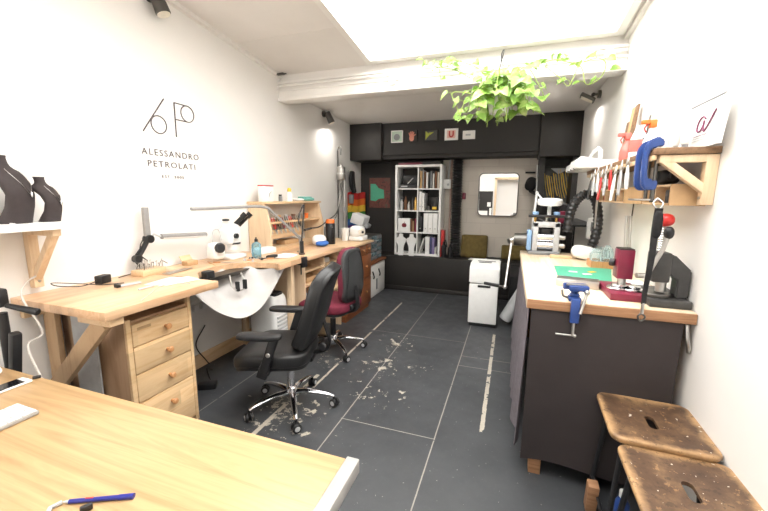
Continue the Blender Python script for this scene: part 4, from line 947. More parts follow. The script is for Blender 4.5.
solo('flat_box', MB().bb(-1.72, -1.35, BY0+.05, BY0+.25, BZ1+.001, BZ1+.035, .003), 'maroon', 'flat dark maroon box on top of the white bookcase', 'box')
solo('flat_box', MB().bb(-1.33, -1.05, BY0+.05, BY0+.25, BZ1+.001, BZ1+.05, .003), 'black_pl', 'flat black box on top of the white bookcase', 'box')
# pipes, heating control, duct
pc = thing('control_switch', 'small white switch box with pipe above, right of the bookcase', 'switch', (-.96, YN-.1, 1.6))
s0 = PY(447.5, 184, YN-.09)
MB().box((s0.x, YN-.09, s0.z), (.11, .06, .15), None, .012).build('case', 'white_gloss', pc)
MB().cyl((s0.x+.015, YN-.13, s0.z-.01), (s0.x+.015, YN-.12, s0.z-.01), .018).build('dial', 'lgrey', pc)
MB().cyl((s0.x+.005, YN-.07, s0.z+.075), (s0.x+.03, YN-.07, 2.043), .013).build('conduit', 'lgrey', pc)
M['copper'] = mat('pinkish_pipe_paint', (190, 160, 146), .5)
solo('wall_pipe', MB().cyl((s0.x+.045, YN-.03, ZL), (s0.x+.045, YN-.03, 2.044), .016), 'copper', 'thin pinkish vertical pipe left of the black ribbed duct', 'pipe')
d0 = PY(456.5, 205, YN-.14)
du = MB(); pr = []
N = 74; zz0, zz1 = ZL+.02, 2.04
for i in range(N+1): pr.append((.062 if i % 2 else .082, zz0+(zz1-zz0)*i/N))
du.lathe([(0, zz0)]+pr+[(0, zz1)], (d0.x, YN-.14, 0), None, 20)
solo('ribbed_duct', du, 'rubber', 'black ribbed vertical duct from bulkhead down to the ledge', 'duct')
for i, (a, b, r, h) in enumerate(((443.5, 252, .04, .24), (450, 254, .035, .2))):
    p = PY(a, 257, YB+.16); o = thing('spray_can', ['black canister on the ledge beside the red book', 'black canister on the ledge at the foot of the duct'][i], 'canister', (p.x, YB+.16, ZL), 0)
    MB().lathe([(0, 0), (r, 0), (r, h*.75), (r*.5, h*.85), (r*.5, h), (0, h)], (p.x, YB+.16, ZL+e)).build('can', 'black_pl', o)
    MB().tube([(p.x, YB+.15, ZL+h), (p.x+.03, YB+.12, ZL+h+.03), (p.x+.05, YB+.13, ZL+h-.08)], .009, 6, sub=4).build('nozzle', 'rubber', o)
rs = thing('red_valve', 'small red handle on the wall beside the black duct', 'valve', (d0.x+.13, YN-.03, 1.62))
q = PY(464, 196, YN-.05); MB().box((q.x, YN-.04, q.z), (.05, .06, .1), None, .01).build('handle', 'maroon', rs)
# mirror
a, b = PY(479.3, 173, YN-.03), PY(517, 217, YN-.03)
mr = thing('mirror', 'rounded square mirror with thin chrome rim on the pale wall', 'mirror', ((a.x+b.x)/2, YN, b.z))
def rrect(w, h, r, n=8):
    out = []
    for cx, cy, a0 in ((w/2-r, h/2-r, 0), (-w/2+r, h/2-r, 90), (-w/2+r, -h/2+r, 180), (w/2-r, -h/2+r, 270)):
        for k in range(n+1): out.append((cx+r*math.cos(R(a0+90*k/n)), cy+r*math.sin(R(a0+90*k/n))))
    return out
w, h = b.x-a.x, a.z-b.z; cx, cz = (a.x+b.x)/2, (a.z+b.z)/2
MB().ringprism(rrect(w, h, .07), rrect(w-.03, h-.03, .058), -.018, .012, lambda x, y, z: (cx+x, YN-.018+z, cz+y)).build('rim', 'dsteel', mr)
mm = NT('mirror_silver'); mm.b.inputs['Metallic'].default_value = 1; mm.b.inputs['Roughness'].default_value = .01; mm.base((.9, .9, .9, 1))
MB().prism([(cx+x, cz+y) for x, y in rrect(w-.03, h-.03, .058)], 'XZ', YN-.026, YN-.016).build('mirror_glass', mm.m, mr, ang=20)
# cushions on ledge
def cushion(c, w, h, d, rx, rz_, label):
    def warp(p): return V(p.x*(1-.12*(1-abs(p.z)/(h/2))**1), p.y, p.z*(1-.12*(1-abs(p.x)/(w/2))**1))
    t = thing('cushion', label, 'cushion', (c[0], c[1], ZL), 0)
    MB().sup((0, 0, 0), (h, w, d), .9, .16, None, 48, 18, None).xf(Matrix.Translation(Vector(c)) @ Euler((R(rx), 0, R(rz_))).to_matrix().to_4x4() @ Matrix(((0, 1, 0, 0), (0, 0, 1, 0), (1, 0, 0, 0), (0, 0, 0, 1)))).build('cover', 'olive', t)
    rt_ = Euler((R(rx), 0, R(rz_))).to_matrix(); k = .485
    0 and MB().tube([Vector(c)+rt_ @ V(x*w*k, 0, z*h*k) for x, z in ((-1, -1), (0, -.98), (1, -1), (.98, 0), (1, 1), (0, .98), (-1, 1), (-.98, 0))], .006, 6, closed=True, sub=4).build('piping', 'olive', t)
cm_ = lambda a, b, y: PY(a, b, y)
p = cm_(474, 245, YN-.16)
cushion((p.x, YN-.15, ZL+.175), .40, .36, .13, -14, 0, 'olive velvet cushion leaning on the pale wall below the mirror')
p = cm_(514, 252, YN-.16)
cushion((p.x, YN-.15, ZL+.11), .36, .22, .13, -14, 0, 'olive velvet cushion partly behind the rolling mill crank')
p = PY(476, 258, YB+.07); solo('paper_pad', MB().box((p.x, YB+.09, ZL+.006), (.2, .13, .01), (0, 0, -8)), 'paper', 'white paper pad lying on the edge of the black ledge', 'paper')
# coat hook, cap, stick on the pier edge
hk = thing('coat_hook', 'dark horizontal hook rail on the pale wall right of mirror', 'hook', (.2, YN-.04, 1.86))
a, b = PY(525.5, 172.5, YN-.06), PY(535.5, 172.5, YN-.06)
MB().cyl(a, b, .012).cyl((b.x-.03, YN-.06, b.z), (b.x-.03, YN-.005, b.z), .008).build('rail', 'black_pl', hk)
a = PY(531, 184, YN-.08)
cp = thing('cap', 'dark cap hanging on pale wall beside the black pier', 'cap', (a.x, YN-.08, a.z))
MB().sup(a, (.16, .1, .2), .8, .8, (0, 15, 0)).build('crown', 'black_soft', cp); MB().sup(a+V(.03, -.03, -.12), (.12, .06, .05), .8, .8, (0, 25, 0)).build('peak', 'black_soft', cp)
a, b = PY(537.5, 165, YN-.15), PY(535.5, 240, YN-.28); b.z = ZL+.002
solo('stick', MB().cyl(a, b, .010), 'white_gloss', 'thin white pole leaning in front of the black pier', 'pole')

# shredder
sx0, sx1 = -.405, -.085
sd = thing('shredder', 'white office shredder bin with dark sides on the floor', 'shredder', (-.25, 4.33, 0))
y0, y1 = 4.14, 4.52
MB().bb(sx0+.01, sx1-.004, y0+.012, y1, .0, .05, .006).build('plinth', 'black_pl', sd)
MB().bb(sx0+.004, sx1, y0+.025, y1, .045, .68, .012).build('bin', 'charcoal', sd)
MB().bb(sx0, sx1-.004, y0, y0+.03, .04, .50, .01).build('door', 'white_gloss', sd)
hd = MB(); hd.prism([(y0, .507), (y1, .507), (y1, .735), (y0+.10, .735), (y0+.02, .70), (y0, .66)], 'YZ', sx0-.003, sx1+.002, .012); hd = hd.build('head', 'white_gloss', sd)
MB().box(((sx0+sx1)/2+.01, y0+.2, .736), (.2, .03, .004)).build('slot', 'black_pl', hd)
MB().bb(sx0+.09, sx0+.23, y0+.1, y0+.12, .735, .742).build('control_strip', 'grey_pl', hd)
MB().bb(-.31, -.17, y0-.006, y0+.01, .465, .492, .004).build('grip', 'black_pl', sd)
MB().bb(sx1-.002, sx1+.004, y0+.06, y1-.1, .2, .45, .004).build('window', 'darkgl', sd)
a, b = V(-.02, 4.25, .03), V(.30, 4.32, .66)
solo('white_tube', MB().cyl(a+V(.02, .05, .04), b, .07, bev=.01), 'lgrey', 'pale grey wide tube leaning between shredder and right bench', 'tube')
solo('shade_filler', MB().bb(.03, .3, 4.62, 5.35, 0.001, .52, .02), 'black_soft', 'black crate in the shadow behind the leaning tube', 'filler')  # dark block put in for the shadow on the black ledge wall
# ================================================================== RIGHT BENCH
ZR = .98
rbn = thing('right_bench', 'pale worn right workbench with dark front panel and grey cloth skirt', 'workbench', (.45, 2.8, 0))
MB().bb(.10, WR-.004, 1.895, 3.64, ZR-.052, ZR, .004).build('worktop', 'bench_r', rbn)
MB().bb(.102, WR-.004, 1.889, 1.897, ZR-.05, ZR-.004, .001).build('front_edging', 'osb', rbn)
MB().surf(lambda u, v: V(.125+.63*u, 1.908+.012*math.sin(u*7+1)*(1-v), .085+.02*math.sin(u*5)*(1-v)+(ZR-.055-.085)*v), 24, 10, .008).build('front_panel', 'panel_dark' if 'panel_dark' in M else 'black_wall2', rbn)
MB().surf(lambda u, v: V(.112+.022*math.sin(u*38)*(1-.7*v)-.025*(1-v), 1.925+1.62*u, .14+.05*math.sin(u*9)*(1-v)+(ZR-.055-.14)*v), 90, 10, .004).build('cloth_skirt', 'curtain', rbn)
for (x, y) in ((.20, 1.955), (.74, 1.99), (.20, 3.55), (.74, 3.55)): MB().bb(x-.03, x+.03, y-.03, y+.03, 0, ZR-.053, .003).build('leg', 'osb', rbn)
MB().bb(.17, .77, 1.99, 3.58, .16, .18).build('lower_shelf', 'black_wall2', rbn)
bk_ = thing('steel_bracket', 'bent steel bracket under the right bench corner by the wall', 'bracket', (.78, 1.93, .8))
MB().tube([(.77, 1.91, .92), (.775, 1.90, .86), (.785, 1.90, .82), (.795, 1.92, .79)], .009, 8, sub=4).build('bracket', 'steel', bk_)
def zr(a, b): return PZ(a, b, ZR)
# rolling mill
ya = 3.44
f0, f1 = PY(531, 256, ya), PY(558, 256, ya)
rm = thing('rolling_mill', 'grey rolling mill with steel rollers, blue gears and crank on bench', 'rolling mill', ((f0.x+f1.x)/2, ya, ZR))
fx0, fx1 = f0.x, f1.x; W = fx1-fx0; zt = PY(531, 222, ya).z
for x in (fx0, fx1-.045): MB().bb(x, x+.045, ya, ya+.12, ZR+.03, zt, .006).build('upright', 'lgrey', rm)
MB().bb(fx0, fx1, ya, ya+.12, zt-.045, zt+.002, .006).build('top_bar', 'lgrey', rm)
MB().bb(fx0-.03, fx1+.01, ya-.02, ya+.14, ZR+.001, ZR+.03, .006).build('base', 'grey_pl', rm)
for dz in (.075, .15):
    r_ = MB().cyl((fx0+.045, ya+.06, ZR+dz), (fx1-.045, ya+.06, ZR+dz), .036, None, 28).build('roller', 'chrome', rm)
    MB().cyl((fx1, ya+.06, ZR+dz), (fx1+.05, ya+.06, ZR+dz), .02).build('axle', 'steel', r_)
MB().bb(fx0-.045, fx0-.006, ya-.01, ya+.13, ZR+.035, ZR+.21, .01).build('gear_cover', 'lblue', rm)
MB().cyl((fx0-.15, ya+.06, ZR+.12), (fx0-.045, ya+.06, ZR+.12), .055, .06, 28).build('gear_box', 'dsteel', rm)
hub = PY(511.5, 243, ya-.05)
MB().cyl((hub.x-.02, ya+.03, hub.z), (fx0-.14, ya+.06, ZR+.12), .035, bev=.005).build('hub', 'steel', rm)
kb = PY(505, 287, ya-.16); kk = PY(484, 283, ya-.2)
cr = MB().tube([(hub.x, ya+.02, hub.z), kb], .011, 10).sph(kb, .02).build('crank', 'steel', rm)
MB().cyl(kb, kb.lerp(kk, .35), .009).build('spindle', 'dsteel', cr); MB().cyl(kb.lerp(kk, .3), kk, .016, .014, bev=.003).build('grip', 'black_pl', cr)
MB().bb(fx0-.04, fx1+.05, ya+.02, ya+.10, zt+.04, zt+.062, .004).build('adjuster_plate', 'black_pl', rm)
for x in (fx0+.015, fx1-.03):
    MB().cyl((x, ya+.06, zt), (x, ya+.06, zt+.045), .012).build('screw', 'brass', rm)
    MB().cyl((x, ya+.06, zt+.062), (x, ya+.06, zt+.09), .026, bev=.004).build('blue_knob', 'lblue', rm)
MB().cyl(((fx0+fx1)/2, ya+.06, zt+.0), ((fx0+fx1)/2, ya+.06, zt+.06), .012).build('centre_screw', 'steel', rm)
MB().sup(((fx0+fx1)/2, ya+.06, zt-.075), (.10, .07, .06), .6, .6).build('pressure_block', 'black_pl', rm)
# magnifier lamp
mz = PY(550, 202, ya+.1)
ml = thing('magnifier_lamp', 'white round magnifier lamp above the rolling mill', 'lamp', (mz.x, ya+.1, ZR))
MB().lathe([(.07, -.02), (.10, -.022), (.105, 0), (.10, .022), (.07, .02), (.065, 0), (.07, -.02)], (mz.x, mz.y, mz.z), (8, 0, 0), 32).build('ring_head', 'white_gloss', ml)
lens = MB().lathe([(0, -.006), (.068, -.004), (.068, .004), (0, .006)], (mz.x, mz.y, mz.z), (8, 0, 0), 32).build('lens', 'glass', ml)
a = PY(537, 193, ya+.2); b = PY(533, 222, ya+.25)
MB().tube([a, (mz.x-.06, mz.y+.03, mz.z+.02)], .008, 8).build('upper_arm', 'white_gloss', ml)
MB().tube([a, (b.x, ya+.19, ZR+.3), (b.x-.01, ya+.19, ZR)], .010, 8).build('lower_arm', 'white_gloss', ml)
MB().sph(a, .016).build('joint', 'lgrey', ml)
MB().cyl((mz.x, mz.y-.01, mz.z-.02), (mz.x, mz.y-.01, zt+.062), .016).build('stalk', 'white_gloss', ml)
# dark equipment stand in the corner behind the bench
cs = thing('dark_stand', 'black equipment stand in the far right corner behind the bench', 'stand', (.5, 4.6, 0))
MB().bb(.36, WR-.01, 3.95, 5.2, 0, .80, .01).build('cabinet', 'black_wall2', cs)
MB().bb(.33, WR-.01, 3.92, 5.22, .80, .83, .003).build('top', 'black_pl', cs)
for y in (3.96, 5.17):
    for xx in (.36, .76): MB().bb(xx, xx+.02, y, y+.02, .83, 1.2).build('post', 'black_pl', cs)
MB().bb(.34, WR-.01, 3.94, 5.2, 1.2, 1.22, .003).build('shelf', 'black_pl', cs)
for i in range(4):
    solo('jar', MB().lathe([(0, 0), (.05, 0), (.05, .12), (.04, .14), (.045, .15), (.045, .17), (0, .17)], (.45+.0*i, 4.05+i*.16, .8305)), ['lgrey', 'grey_pl', 'cream', 'lgrey'][i], ['pale grey jar under the black stand shelf, nearest the bench', 'grey jar under the black stand shelf, second from the bench', 'cream jar under the black stand shelf, third from the bench', 'pale grey jar under the black stand shelf, farthest from the bench'][i], 'jar', 'jars on the black stand')
solo('maroon_tin', MB().bb(.40, .52, 4.05, 4.2, 1.2205, 1.34, .01), 'maroon', 'dark maroon box on the upper shelf of the black stand', 'box')
solo('machine_motor', MB().cyl((.5, 4.3, 1.33), (.5, 4.6, 1.33), .1, bev=.02).bb(.44, .56, 4.33, 4.57, 1.2205, 1.29), 'black_pl', 'black round motor on the upper shelf of the black stand', 'motor')
# corrugated hoses
def hose(pts, r, label, n=150):
    mb = MB(); P = [Vector(p) for p in pts]; path = [crv(P, i/n*.9999) for i in range(n+1)]
    rr = [r if (i % 4) < 2 else r*.86 for i in range(n+1)]
    mb.tube(path, rr, 14); return solo('ribbed_hose', mb, 'rubber', label, 'hose')
y = 4.0
y = 3.5
A = [PY(567, 232, y), PY(570, 214, y), PY(577, 200, y), PY(587, 194, y), PY(595, 199, y), PY(598, 214, y), PY(597, 230, y), PY(592, 246, y)]
hose(A, .040, 'black ribbed hose arching up against the white right wall', 110)
A = [PY(557, 205, 3.7), PY(554, 212, 3.69), PY(550, 228, 3.69), PY(545, 244, 3.7), PY(540, 258, 3.74), V(.30, 3.78, .6), V(.32, 3.79, .02)]
hose(A, .048, 'black ribbed hose running down behind the rolling mill', 110)
# power strip hanging
hs = thing('power_strip', 'white power strip hanging on its cord beside the hose arch', 'power strip', (.75, 3.8, 1.2))
a, b = PY(592.5, 218, 3.8), PY(590, 239, 3.8)
MB().box((a+b)/2, (.075, .05, a.z-b.z), None, .012).build('case', 'white_gloss', hs)
MB().box((a+b)/2+V(0, -.027, .02), (.02, .006, .08)).build('switch', 'grey_pl', hs)
MB().tube([a, a+V(.0, .0, .15), PY(595, 178, 3.8), PY(596, 168, 3.75)], .006, 8, sub=3).build('cord', 'white_gloss', hs)
# items on the bench
p = zr(565, 264); solo('wood_strip', MB().box((p.x, 3.30, ZR+.012), (.16, .05, .024), (0, 0, -4), .003), 'pine_x', 'short pale wooden strip behind the green cutting mat', 'offcut')
q = [zr(554, 266), zr(611, 269), zr(612, 283), zr(558, 277)]
cxm = sum((v.x for v in q))/4; cym = sum((v.y for v in q))/4
gm = thing('cutting_mat', 'green cutting mat on the right workbench', 'mat', (cxm, cym, ZR))
MB().prism([(v.x, v.y) for v in q][::-1], 'XY', ZR+.0005, ZR+.004).build('mat', 'green_mat', gm)
for i, (u, v_) in enumerate(((.3, .5), (.55, .35), (.7, .6))): solo('scrap', MB().box((cxm-.15+u*.3, cym-.2+v_*.4, ZR+.006), (.05, .03, .003), (0, 0, 20*i)), ['white_matt', 'white_matt', 'yellow'][i], ['white scrap lying on the left part of green mat', 'white scrap lying on the middle of green mat', 'pale yellow scrap lying on the right of green mat'][i], 'scrap')
b0, b1 = zr(557, 285), zr(600, 290)
sbk = thing('steel_block', 'long grey steel bench block in front of the green mat', 'block', ((b0.x+b1.x)/2, b0.y, ZR))
MB().box(((b0.x+b1.x)/2, (b0.y+b1.y)/2+.03, ZR+.022), ((b1-b0).length, .09, .044), Matrix.Rotation(math.atan2(b1.y-b0.y, b1.x-b0.x), 3, 'Z'), .002).build('block', 'steel', sbk)
# blue table vise at the front edge
vc = PY(575, 300, 1.90)
vx, vk = vc.x, .62
def vz(x, y, z): return (vx+x*vk, 1.888+y*vk, ZR+z*vk)
def vd(*d): return tuple(q*vk for q in d)
vs = thing('table_vise', 'blue clamp-on table vise on the right bench front edge', 'vise', (vx, 1.888, ZR))
MB().box(vz(0, .06, .018), vd(.09, .10, .034), None, .006).box(vz(0, -.025, -.06), vd(.065, .035, .19), None, .006).build('clamp_body', 'blue', vs)
MB().lathe([(.034*vk, .033*vk), (.04*vk, .05*vk), (.026*vk, .065*vk), (.034*vk, .08*vk), (0, .085*vk)], vz(0, .06, 0)).build('swivel', 'blue', vs)
MB().box(vz(.0, .085, .11), vd(.17, .04, .05), (0, 0, 6), .006).build('rear_jaw', 'blue', vs)
MB().box(vz(.02, .015, .11), vd(.14, .035, .045), (0, 0, 6), .006).build('front_jaw', 'blue', vs)
MB().box(vz(.01, .05, .132), vd(.15, .022, .014), (0, 0, 6), .001).build('jaw_plate', 'steel', vs)
MB().cyl(vz(.075, .0, .085), vz(.03, -.06, -.07), .007).sph(vz(.075, .0, .085), .013).build('lever', 'steel', vs)
MB().tube([vz(-.05, .03, .03), vz(-.09, .0, .05), vz(-.10, -.01, .10)], .0055, 8, sub=3).build('lock_lever', 'steel', vs)
sc_ = MB().cyl(vz(0, -.01, -.26), vz(0, -.01, -.14), .007).build('clamp_screw', 'steel', vs)
MB().cyl(vz(-.12, -.01, -.262), vz(.015, -.01, -.262), .0045).sph(vz(.015, -.01, -.262), .009).build('tommy_bar', 'steel', sc_)
# disc cutter / burgundy drill press
dp = thing('disc_press', 'burgundy hand press with silver discs on its base plate', 'press', (.55, 2.2, ZR))
c0, c1 = V(.487, 2.02, 0), V(.648, 2.02, 0)
MB().bb(.485, .645, 2.0, 2.30, ZR+.001, ZR+.035, .003).build('base_plate', 'maroon', dp)
MB().bb(.535, .605, 2.13, 2.22, ZR+.085, ZR+.235, .003).build('column_head', 'maroon', dp)
MB().bb(.538, .602, 2.133, 2.217, ZR+.235, ZR+.241).build('top_plate', 'black_pl', dp)
MB().cyl((.57, 2.175, ZR+.03), (.57, 2.175, ZR+.09), .02).build('column', 'steel', dp)
for i, (x, y, r, z) in enumerate(((.545, 2.12, .055, .036), (.60, 2.1, .05, .036), (.55, 2.13, .038, .047), (.61, 2.11, .03, .047))):
    MB().cyl((x, y, ZR+z), (x, y, ZR+z+.010), r, bev=.002).build('disc', 'chrome', dp)
MB().cyl((.535, 2.19, ZR+.16), (.51, 2.2, ZR+.16), .02, bev=.004).build('side_knob', 'black_pl', dp)
# steel rods standing behind
for i, dx in enumerate((0, .022)):
    a = PY(625+i*4.5, 262, 2.75); t_ = PY(628+i*4, 216, 2.75)
    solo('steel_rod', MB().cyl((a.x, 2.75, ZR+.001), (t_.x-.004, 2.76, t_.z), .009), 'alu', ['thin upright steel rod behind the burgundy press, left of two', 'thin upright steel rod behind the burgundy press, right of two'][i], 'rod')
# arbor press
ap_ = thing('arbor_press', 'dark cast-iron arbor press with red ball on top by wall', 'press', (.72, 2.1, ZR))
MB().bb(.628, .792, 1.935, 2.25, ZR+.001, ZR+.038, .006).build('base', 'charcoal', ap_)
fr_ = [(.655, ZR+.15), (.65, ZR+.215), (.665, ZR+.24), (.722, ZR+.24), (.792, ZR+.17), (.792, ZR+.038), (.74, ZR+.038), (.74, ZR+.125), (.71, ZR+.15)]
MB().prism(fr_, 'XZ', 1.985, 2.055, .006).build('frame', 'charcoal', ap_)
MB().bb(.636, .708, 1.97, 2.07, ZR+.11, ZR+.25, .01).build('ram_housing', 'charcoal', ap_)
MB().cyl((.69, 2.02, ZR+.06), (.69, 2.02, ZR+.115), .022).build('ram', 'steel', ap_)
MB().cyl((.68, 2.02, ZR+.038), (.68, 2.02, ZR+.055), .06, bev=.003).build('anvil_disc', 'dsteel', ap_)
pr = []
for i in range(21): pr.append((.013 if i % 2 else .017, ZR+.245+i*.0055))
MB().lathe([(0, ZR+.245)]+pr+[(0, ZR+.356)], (.672, 2.02, .012), None, 16).build('spring_post', 'steel', ap_)
MB().sup((.678, 2.02, ZR+.398), (.066, .066, .06), .9, 1).build('ball_knob', 'red', ap_)
MB().cyl((.645, 1.975, ZR+.2), (.62, 1.975, ZR+.2), .028, bev=.004).build('pinion', 'black_pl', ap_)
MB().tube([(.605, 1.955, ZR+.13), (.655, 1.945, ZR+.27), (.665, 1.94, ZR+.33)], .010, 10).build('lever', 'steel', ap_)
MB().sup((.668, 1.94, ZR+.345), (.04, .04, .055), .9, 1).build('lever_grip', 'black_pl', ap_)
MB().cyl((.62, 1.975, ZR+.14), (.57, 1.96, ZR+.14), .012).build('side_shaft', 'steel', ap_)
# wooden box with clear bag of findings, white lump
jb0 = V(.62, 2.98, ZR)
wbx = thing('wooden_tray', 'small wooden tray on the right bench holding clear plastic bags', 'tray', jb0)
MB().bb(.56, .72, 2.9, 3.06, ZR+.001, ZR+.012).bb(.56, .72, 2.9, 2.908, ZR+.012, ZR+.05).bb(.56, .72, 3.052, 3.06, ZR+.012, ZR+.05).bb(.56, .568, 2.908, 3.052, ZR+.012, ZR+.05).bb(.712, .72, 2.908, 3.052, ZR+.012, ZR+.05).build('tray', 'knobwood', wbx)
random.seed(5)
def crumple(c, d, amp, sd):
    rnd = random.Random(sd); ph = [(rnd.uniform(3, 9), rnd.uniform(0, 6), rnd.randrange(3)) for _ in range(7)]
    def wf(p):
        k = 1+sum(math.sin(f*p[(i+1) % 3]/max(d)*6+a) for f, a, i in ph)*amp/4; return p*k
    return MB().sup(c, d, .8, .8, None, 40, 24, wf)
solo('clear_bag', crumple((.60, 2.97, ZR+.075), (.075, .11, .115), .16, 1), 'bagplastic' if 'bagplastic' in M else 'glass', 'crumpled clear plastic bag of findings in the wooden tray, left', 'bag')
solo('clear_bag', crumple((.675, 2.985, ZR+.085), (.065, .11, .135), .16, 2), 'glass', 'crumpled clear plastic bag in the wooden tray, nearest the wall', 'bag')
solo('white_cushion', MB().sup((.585, 3.3, ZR+.055), (.2, .14, .11), .7, .5, (0, 10, 0)), 'white_gloss', 'white rounded block behind the wooden tray on right bench', 'block')
for i in range(3):
    solo('glass_jar', MB().lathe([(0, 0), (.03, 0), (.032, .01), (.032, .07), (.022, .085), (.024, .1), (0, .1)], (.70+.03*(i % 2), 3.2+i*.09, ZR+.0005)), 'glass', ['clear glass jar by the wall behind the tray, nearest', 'clear glass jar by the wall behind the tray, middle', 'clear glass jar by the wall behind the tray, farthest'][i], 'jar')
solo('pull_cord', MB().tube([(.78, 2.9, 1.52), (.775, 2.9, 1.3), (.77, 2.88, 1.1)], .004, 6, sub=3), 'cable_b', 'thin dark cord hanging down the right wall below the cubby rack', 'cord')
solo('white_paper', MB().box((.72, 2.45, ZR+.004), (.1, .16, .004), (0, 0, 6)), 'paper', 'white pad lying between the burgundy press and the wall', 'paper')

# ------------------------------------------------------------------ wall shelf
SZ = 1.69; SXF = .57
ws_ = thing('tool_shelf', 'weathered wooden wall shelf on pine triangle brackets, right wall', 'shelf', (WR, 2.7, 1.5))
MB().bb(SXF, WR-.002, 1.90, 3.45, SZ-.028, SZ, .003).build('shelf_board', 'shelf_dark', ws_)
MB().bb(SXF-.004, SXF+.012, 1.92, 3.42, SZ-.05, SZ-.029, .002).build('front_batten', 'pine_y', ws_)
for y in (1.93, 3.42):
    b = MB().bb(WR-.045, WR-.002, y-.02, y+.02, 1.45, SZ-.03, .002).bb(SXF+.02, WR-.045, y-.02, y+.02, SZ-.062, SZ-.03, .002)
    a_, c_ = V(SXF+.05, y, SZ-.06), V(WR-.03, y, 1.51); d_ = c_-a_
    b.box((a_+c_)/2, (d_.length+.03, .038, .032), Matrix.Rotation(math.atan2(-d_.z, d_.x), 3, 'Y'), .002)
    b = b.build('bracket', 'pine', ws_); MB().cyl((WR-.05, y, 1.48), (WR-.044, y, 1.48), .006).build('screw', 'steel', b)
cr_ = thing('cubby_rack', 'long shallow wooden cubby rack mounted on wall below the shelf', 'rack', (WR-.07, 2.7, 1.445))
RZ0, RZ1, RX0 = 1.445, 1.54, .665
MB().bb(RX0, WR-.002, 1.975, 1.985, RZ0, RZ1).build('end_panel', 'tan', cr_)
MB().bb(RX0, WR-.002, 3.38, 3.39, RZ0, RZ1).build('end_panel', 'tan', cr_)
MB().bb(RX0, WR-.002, 1.985, 3.38, RZ0, RZ0+.01).build('bottom', 'pine_y', cr_); MB().bb(RX0, WR-.002, 1.985, 3.38, RZ1-.01, RZ1).build('top_panel', 'pine_y', cr_)
MB().bb(WR-.01, WR-.002, 1.985, 3.38, RZ0+.01, RZ1-.01).build('back', 'tan', cr_)
for k in range(1, 8): MB().bb(RX0, WR-.01, 1.985+k*.174-.004, 1.985+k*.174+.004, RZ0+.01, RZ1-.01).build('divider', 'pine_y', cr_)
MB().bb(RX0-.006, RX0, 2.333, 2.68, RZ0, RZ1).build('front_flap', 'tan', cr_)
its = [(2.05, 'black_pl', .06), (2.2, 'charcoal', .05), (2.26, 'black_pl', .065), (2.75, 'black_pl', .06), (2.95, 'charcoal', .06), (3.08, 'lgrey', .05), (3.28, 'red', .05)]
wh = ['first cubby from the shelf front end', 'second cubby, left of its pair', 'second cubby, right of its pair', 'fifth cubby of the wall rack', 'sixth cubby of the wall rack', 'seventh cubby of the wall rack', 'last cubby of the wall rack, a red one']
for (y, m_, h), w_ in zip(its, wh): solo('parts_box', MB().bb(RX0+.015, RX0+.09, y-.028, y+.028, RZ0+.0105, RZ0+.0105+h, .003), m_, 'small parts box in the '+w_, 'box', 'boxes in the cubby rack')
dc = thing('black_tool', 'black power tool lying on top of the cubby rack', 'tool', (.72, 2.2, RZ1))
MB().sup((.715, 2.2, RZ1+.04), (.08, .16, .07), .5, .5).build('body', 'black_pl', dc); MB().tube([(.70, 2.1, RZ1+.04), (.69, 2.04, RZ1+.05), (.68, 2.01, RZ1+.02)], .012, 8, sub=4).build('handle', 'black_pl', dc)
MB().cyl((.675, 2.2, RZ1+.045), (.668, 2.2, RZ1+.045), .022).build('cap', 'grey_pl', dc)
# things on top of the shelf
sg = thing('acrylic_sign', 'acrylic sign with plum script letter leaning on right wall', 'sign', (.74, 2.05, SZ))
xt, xb = .775, .715
BRp, BL = PZ(717.5, 144, SZ), PZ(675, 145, SZ)
TR = PY(731.5, 89, BRp.y)
xt, xb = min(TR.x, .792), BRp.x
y0s = BRp.y; y1s = PX(694, 105, xt).y
hz = PX(731, 90, xt).z-SZ
def sp(u, v, off=0): # u along the wall (0 near .. 1 far), v up
    return V(xb+(xt-xb)*v-off, y0s+(y1s-y0s)*u, SZ+.002+hz*v)
def slabq(u0, u1, v0, v1, o0, o1):
    mb = MB(); tb = bmesh.new(); vs_ = [tb.verts.new(sp(u, v, o)) for o in (o0, o1) for (u, v) in ((u0, v0), (u1, v0), (u1, v1), (u0, v1))]
    for f in ((0, 1, 2, 3), (7, 6, 5, 4), (0, 4, 5, 1), (1, 5, 6, 2), (2, 6, 7, 3), (3, 7, 4, 0)): tb.faces.new([vs_[i] for i in f])
    bmesh.ops.recalc_face_normals(tb, faces=tb.faces); return mb._add(tb)
slabq(0, 1, 0, 1, 0, .006).build('panel', 'white_gloss', sg)
slabq(0, 1, .965, 1, .0062, .008).build('top_edge', 'grey_pl', sg)
slabq(.975, 1, 0, .964, .0062, .008).build('far_edge', 'lgrey', sg)
slabq(0, .02, 0, .964, .0062, .008).build('near_edge', 'grey_pl', sg)
slabq(-.06, 0, 0, 1.03, -.004, .012).build('side_post', 'white_gloss', sg)
lp_ = [(.42, .60), (.50, .66), (.58, .62), (.62, .5), (.60, .38), (.52, .36), (.46, .44), (.45, .56), (.44, .42), (.40, .34), (.34, .40), (.26, .55), (.18, .72)]
MB().tube([sp(1-(u-.0)*1.0 if False else u, v, .010) for u, v in [(1-a+.0, b) for a, b in [(1-q[0], q[1]) for q in lp_]]], .0032, 6, sub=6).build('script_letter', 'logo_p', sg)
for v in (.27, .22, .17): MB().tube([sp(.70, v, .008), sp(.32, v, .008)], .0012, 4).build('caption_line', 'logo_p' if v == .27 else 'lgrey', sg)
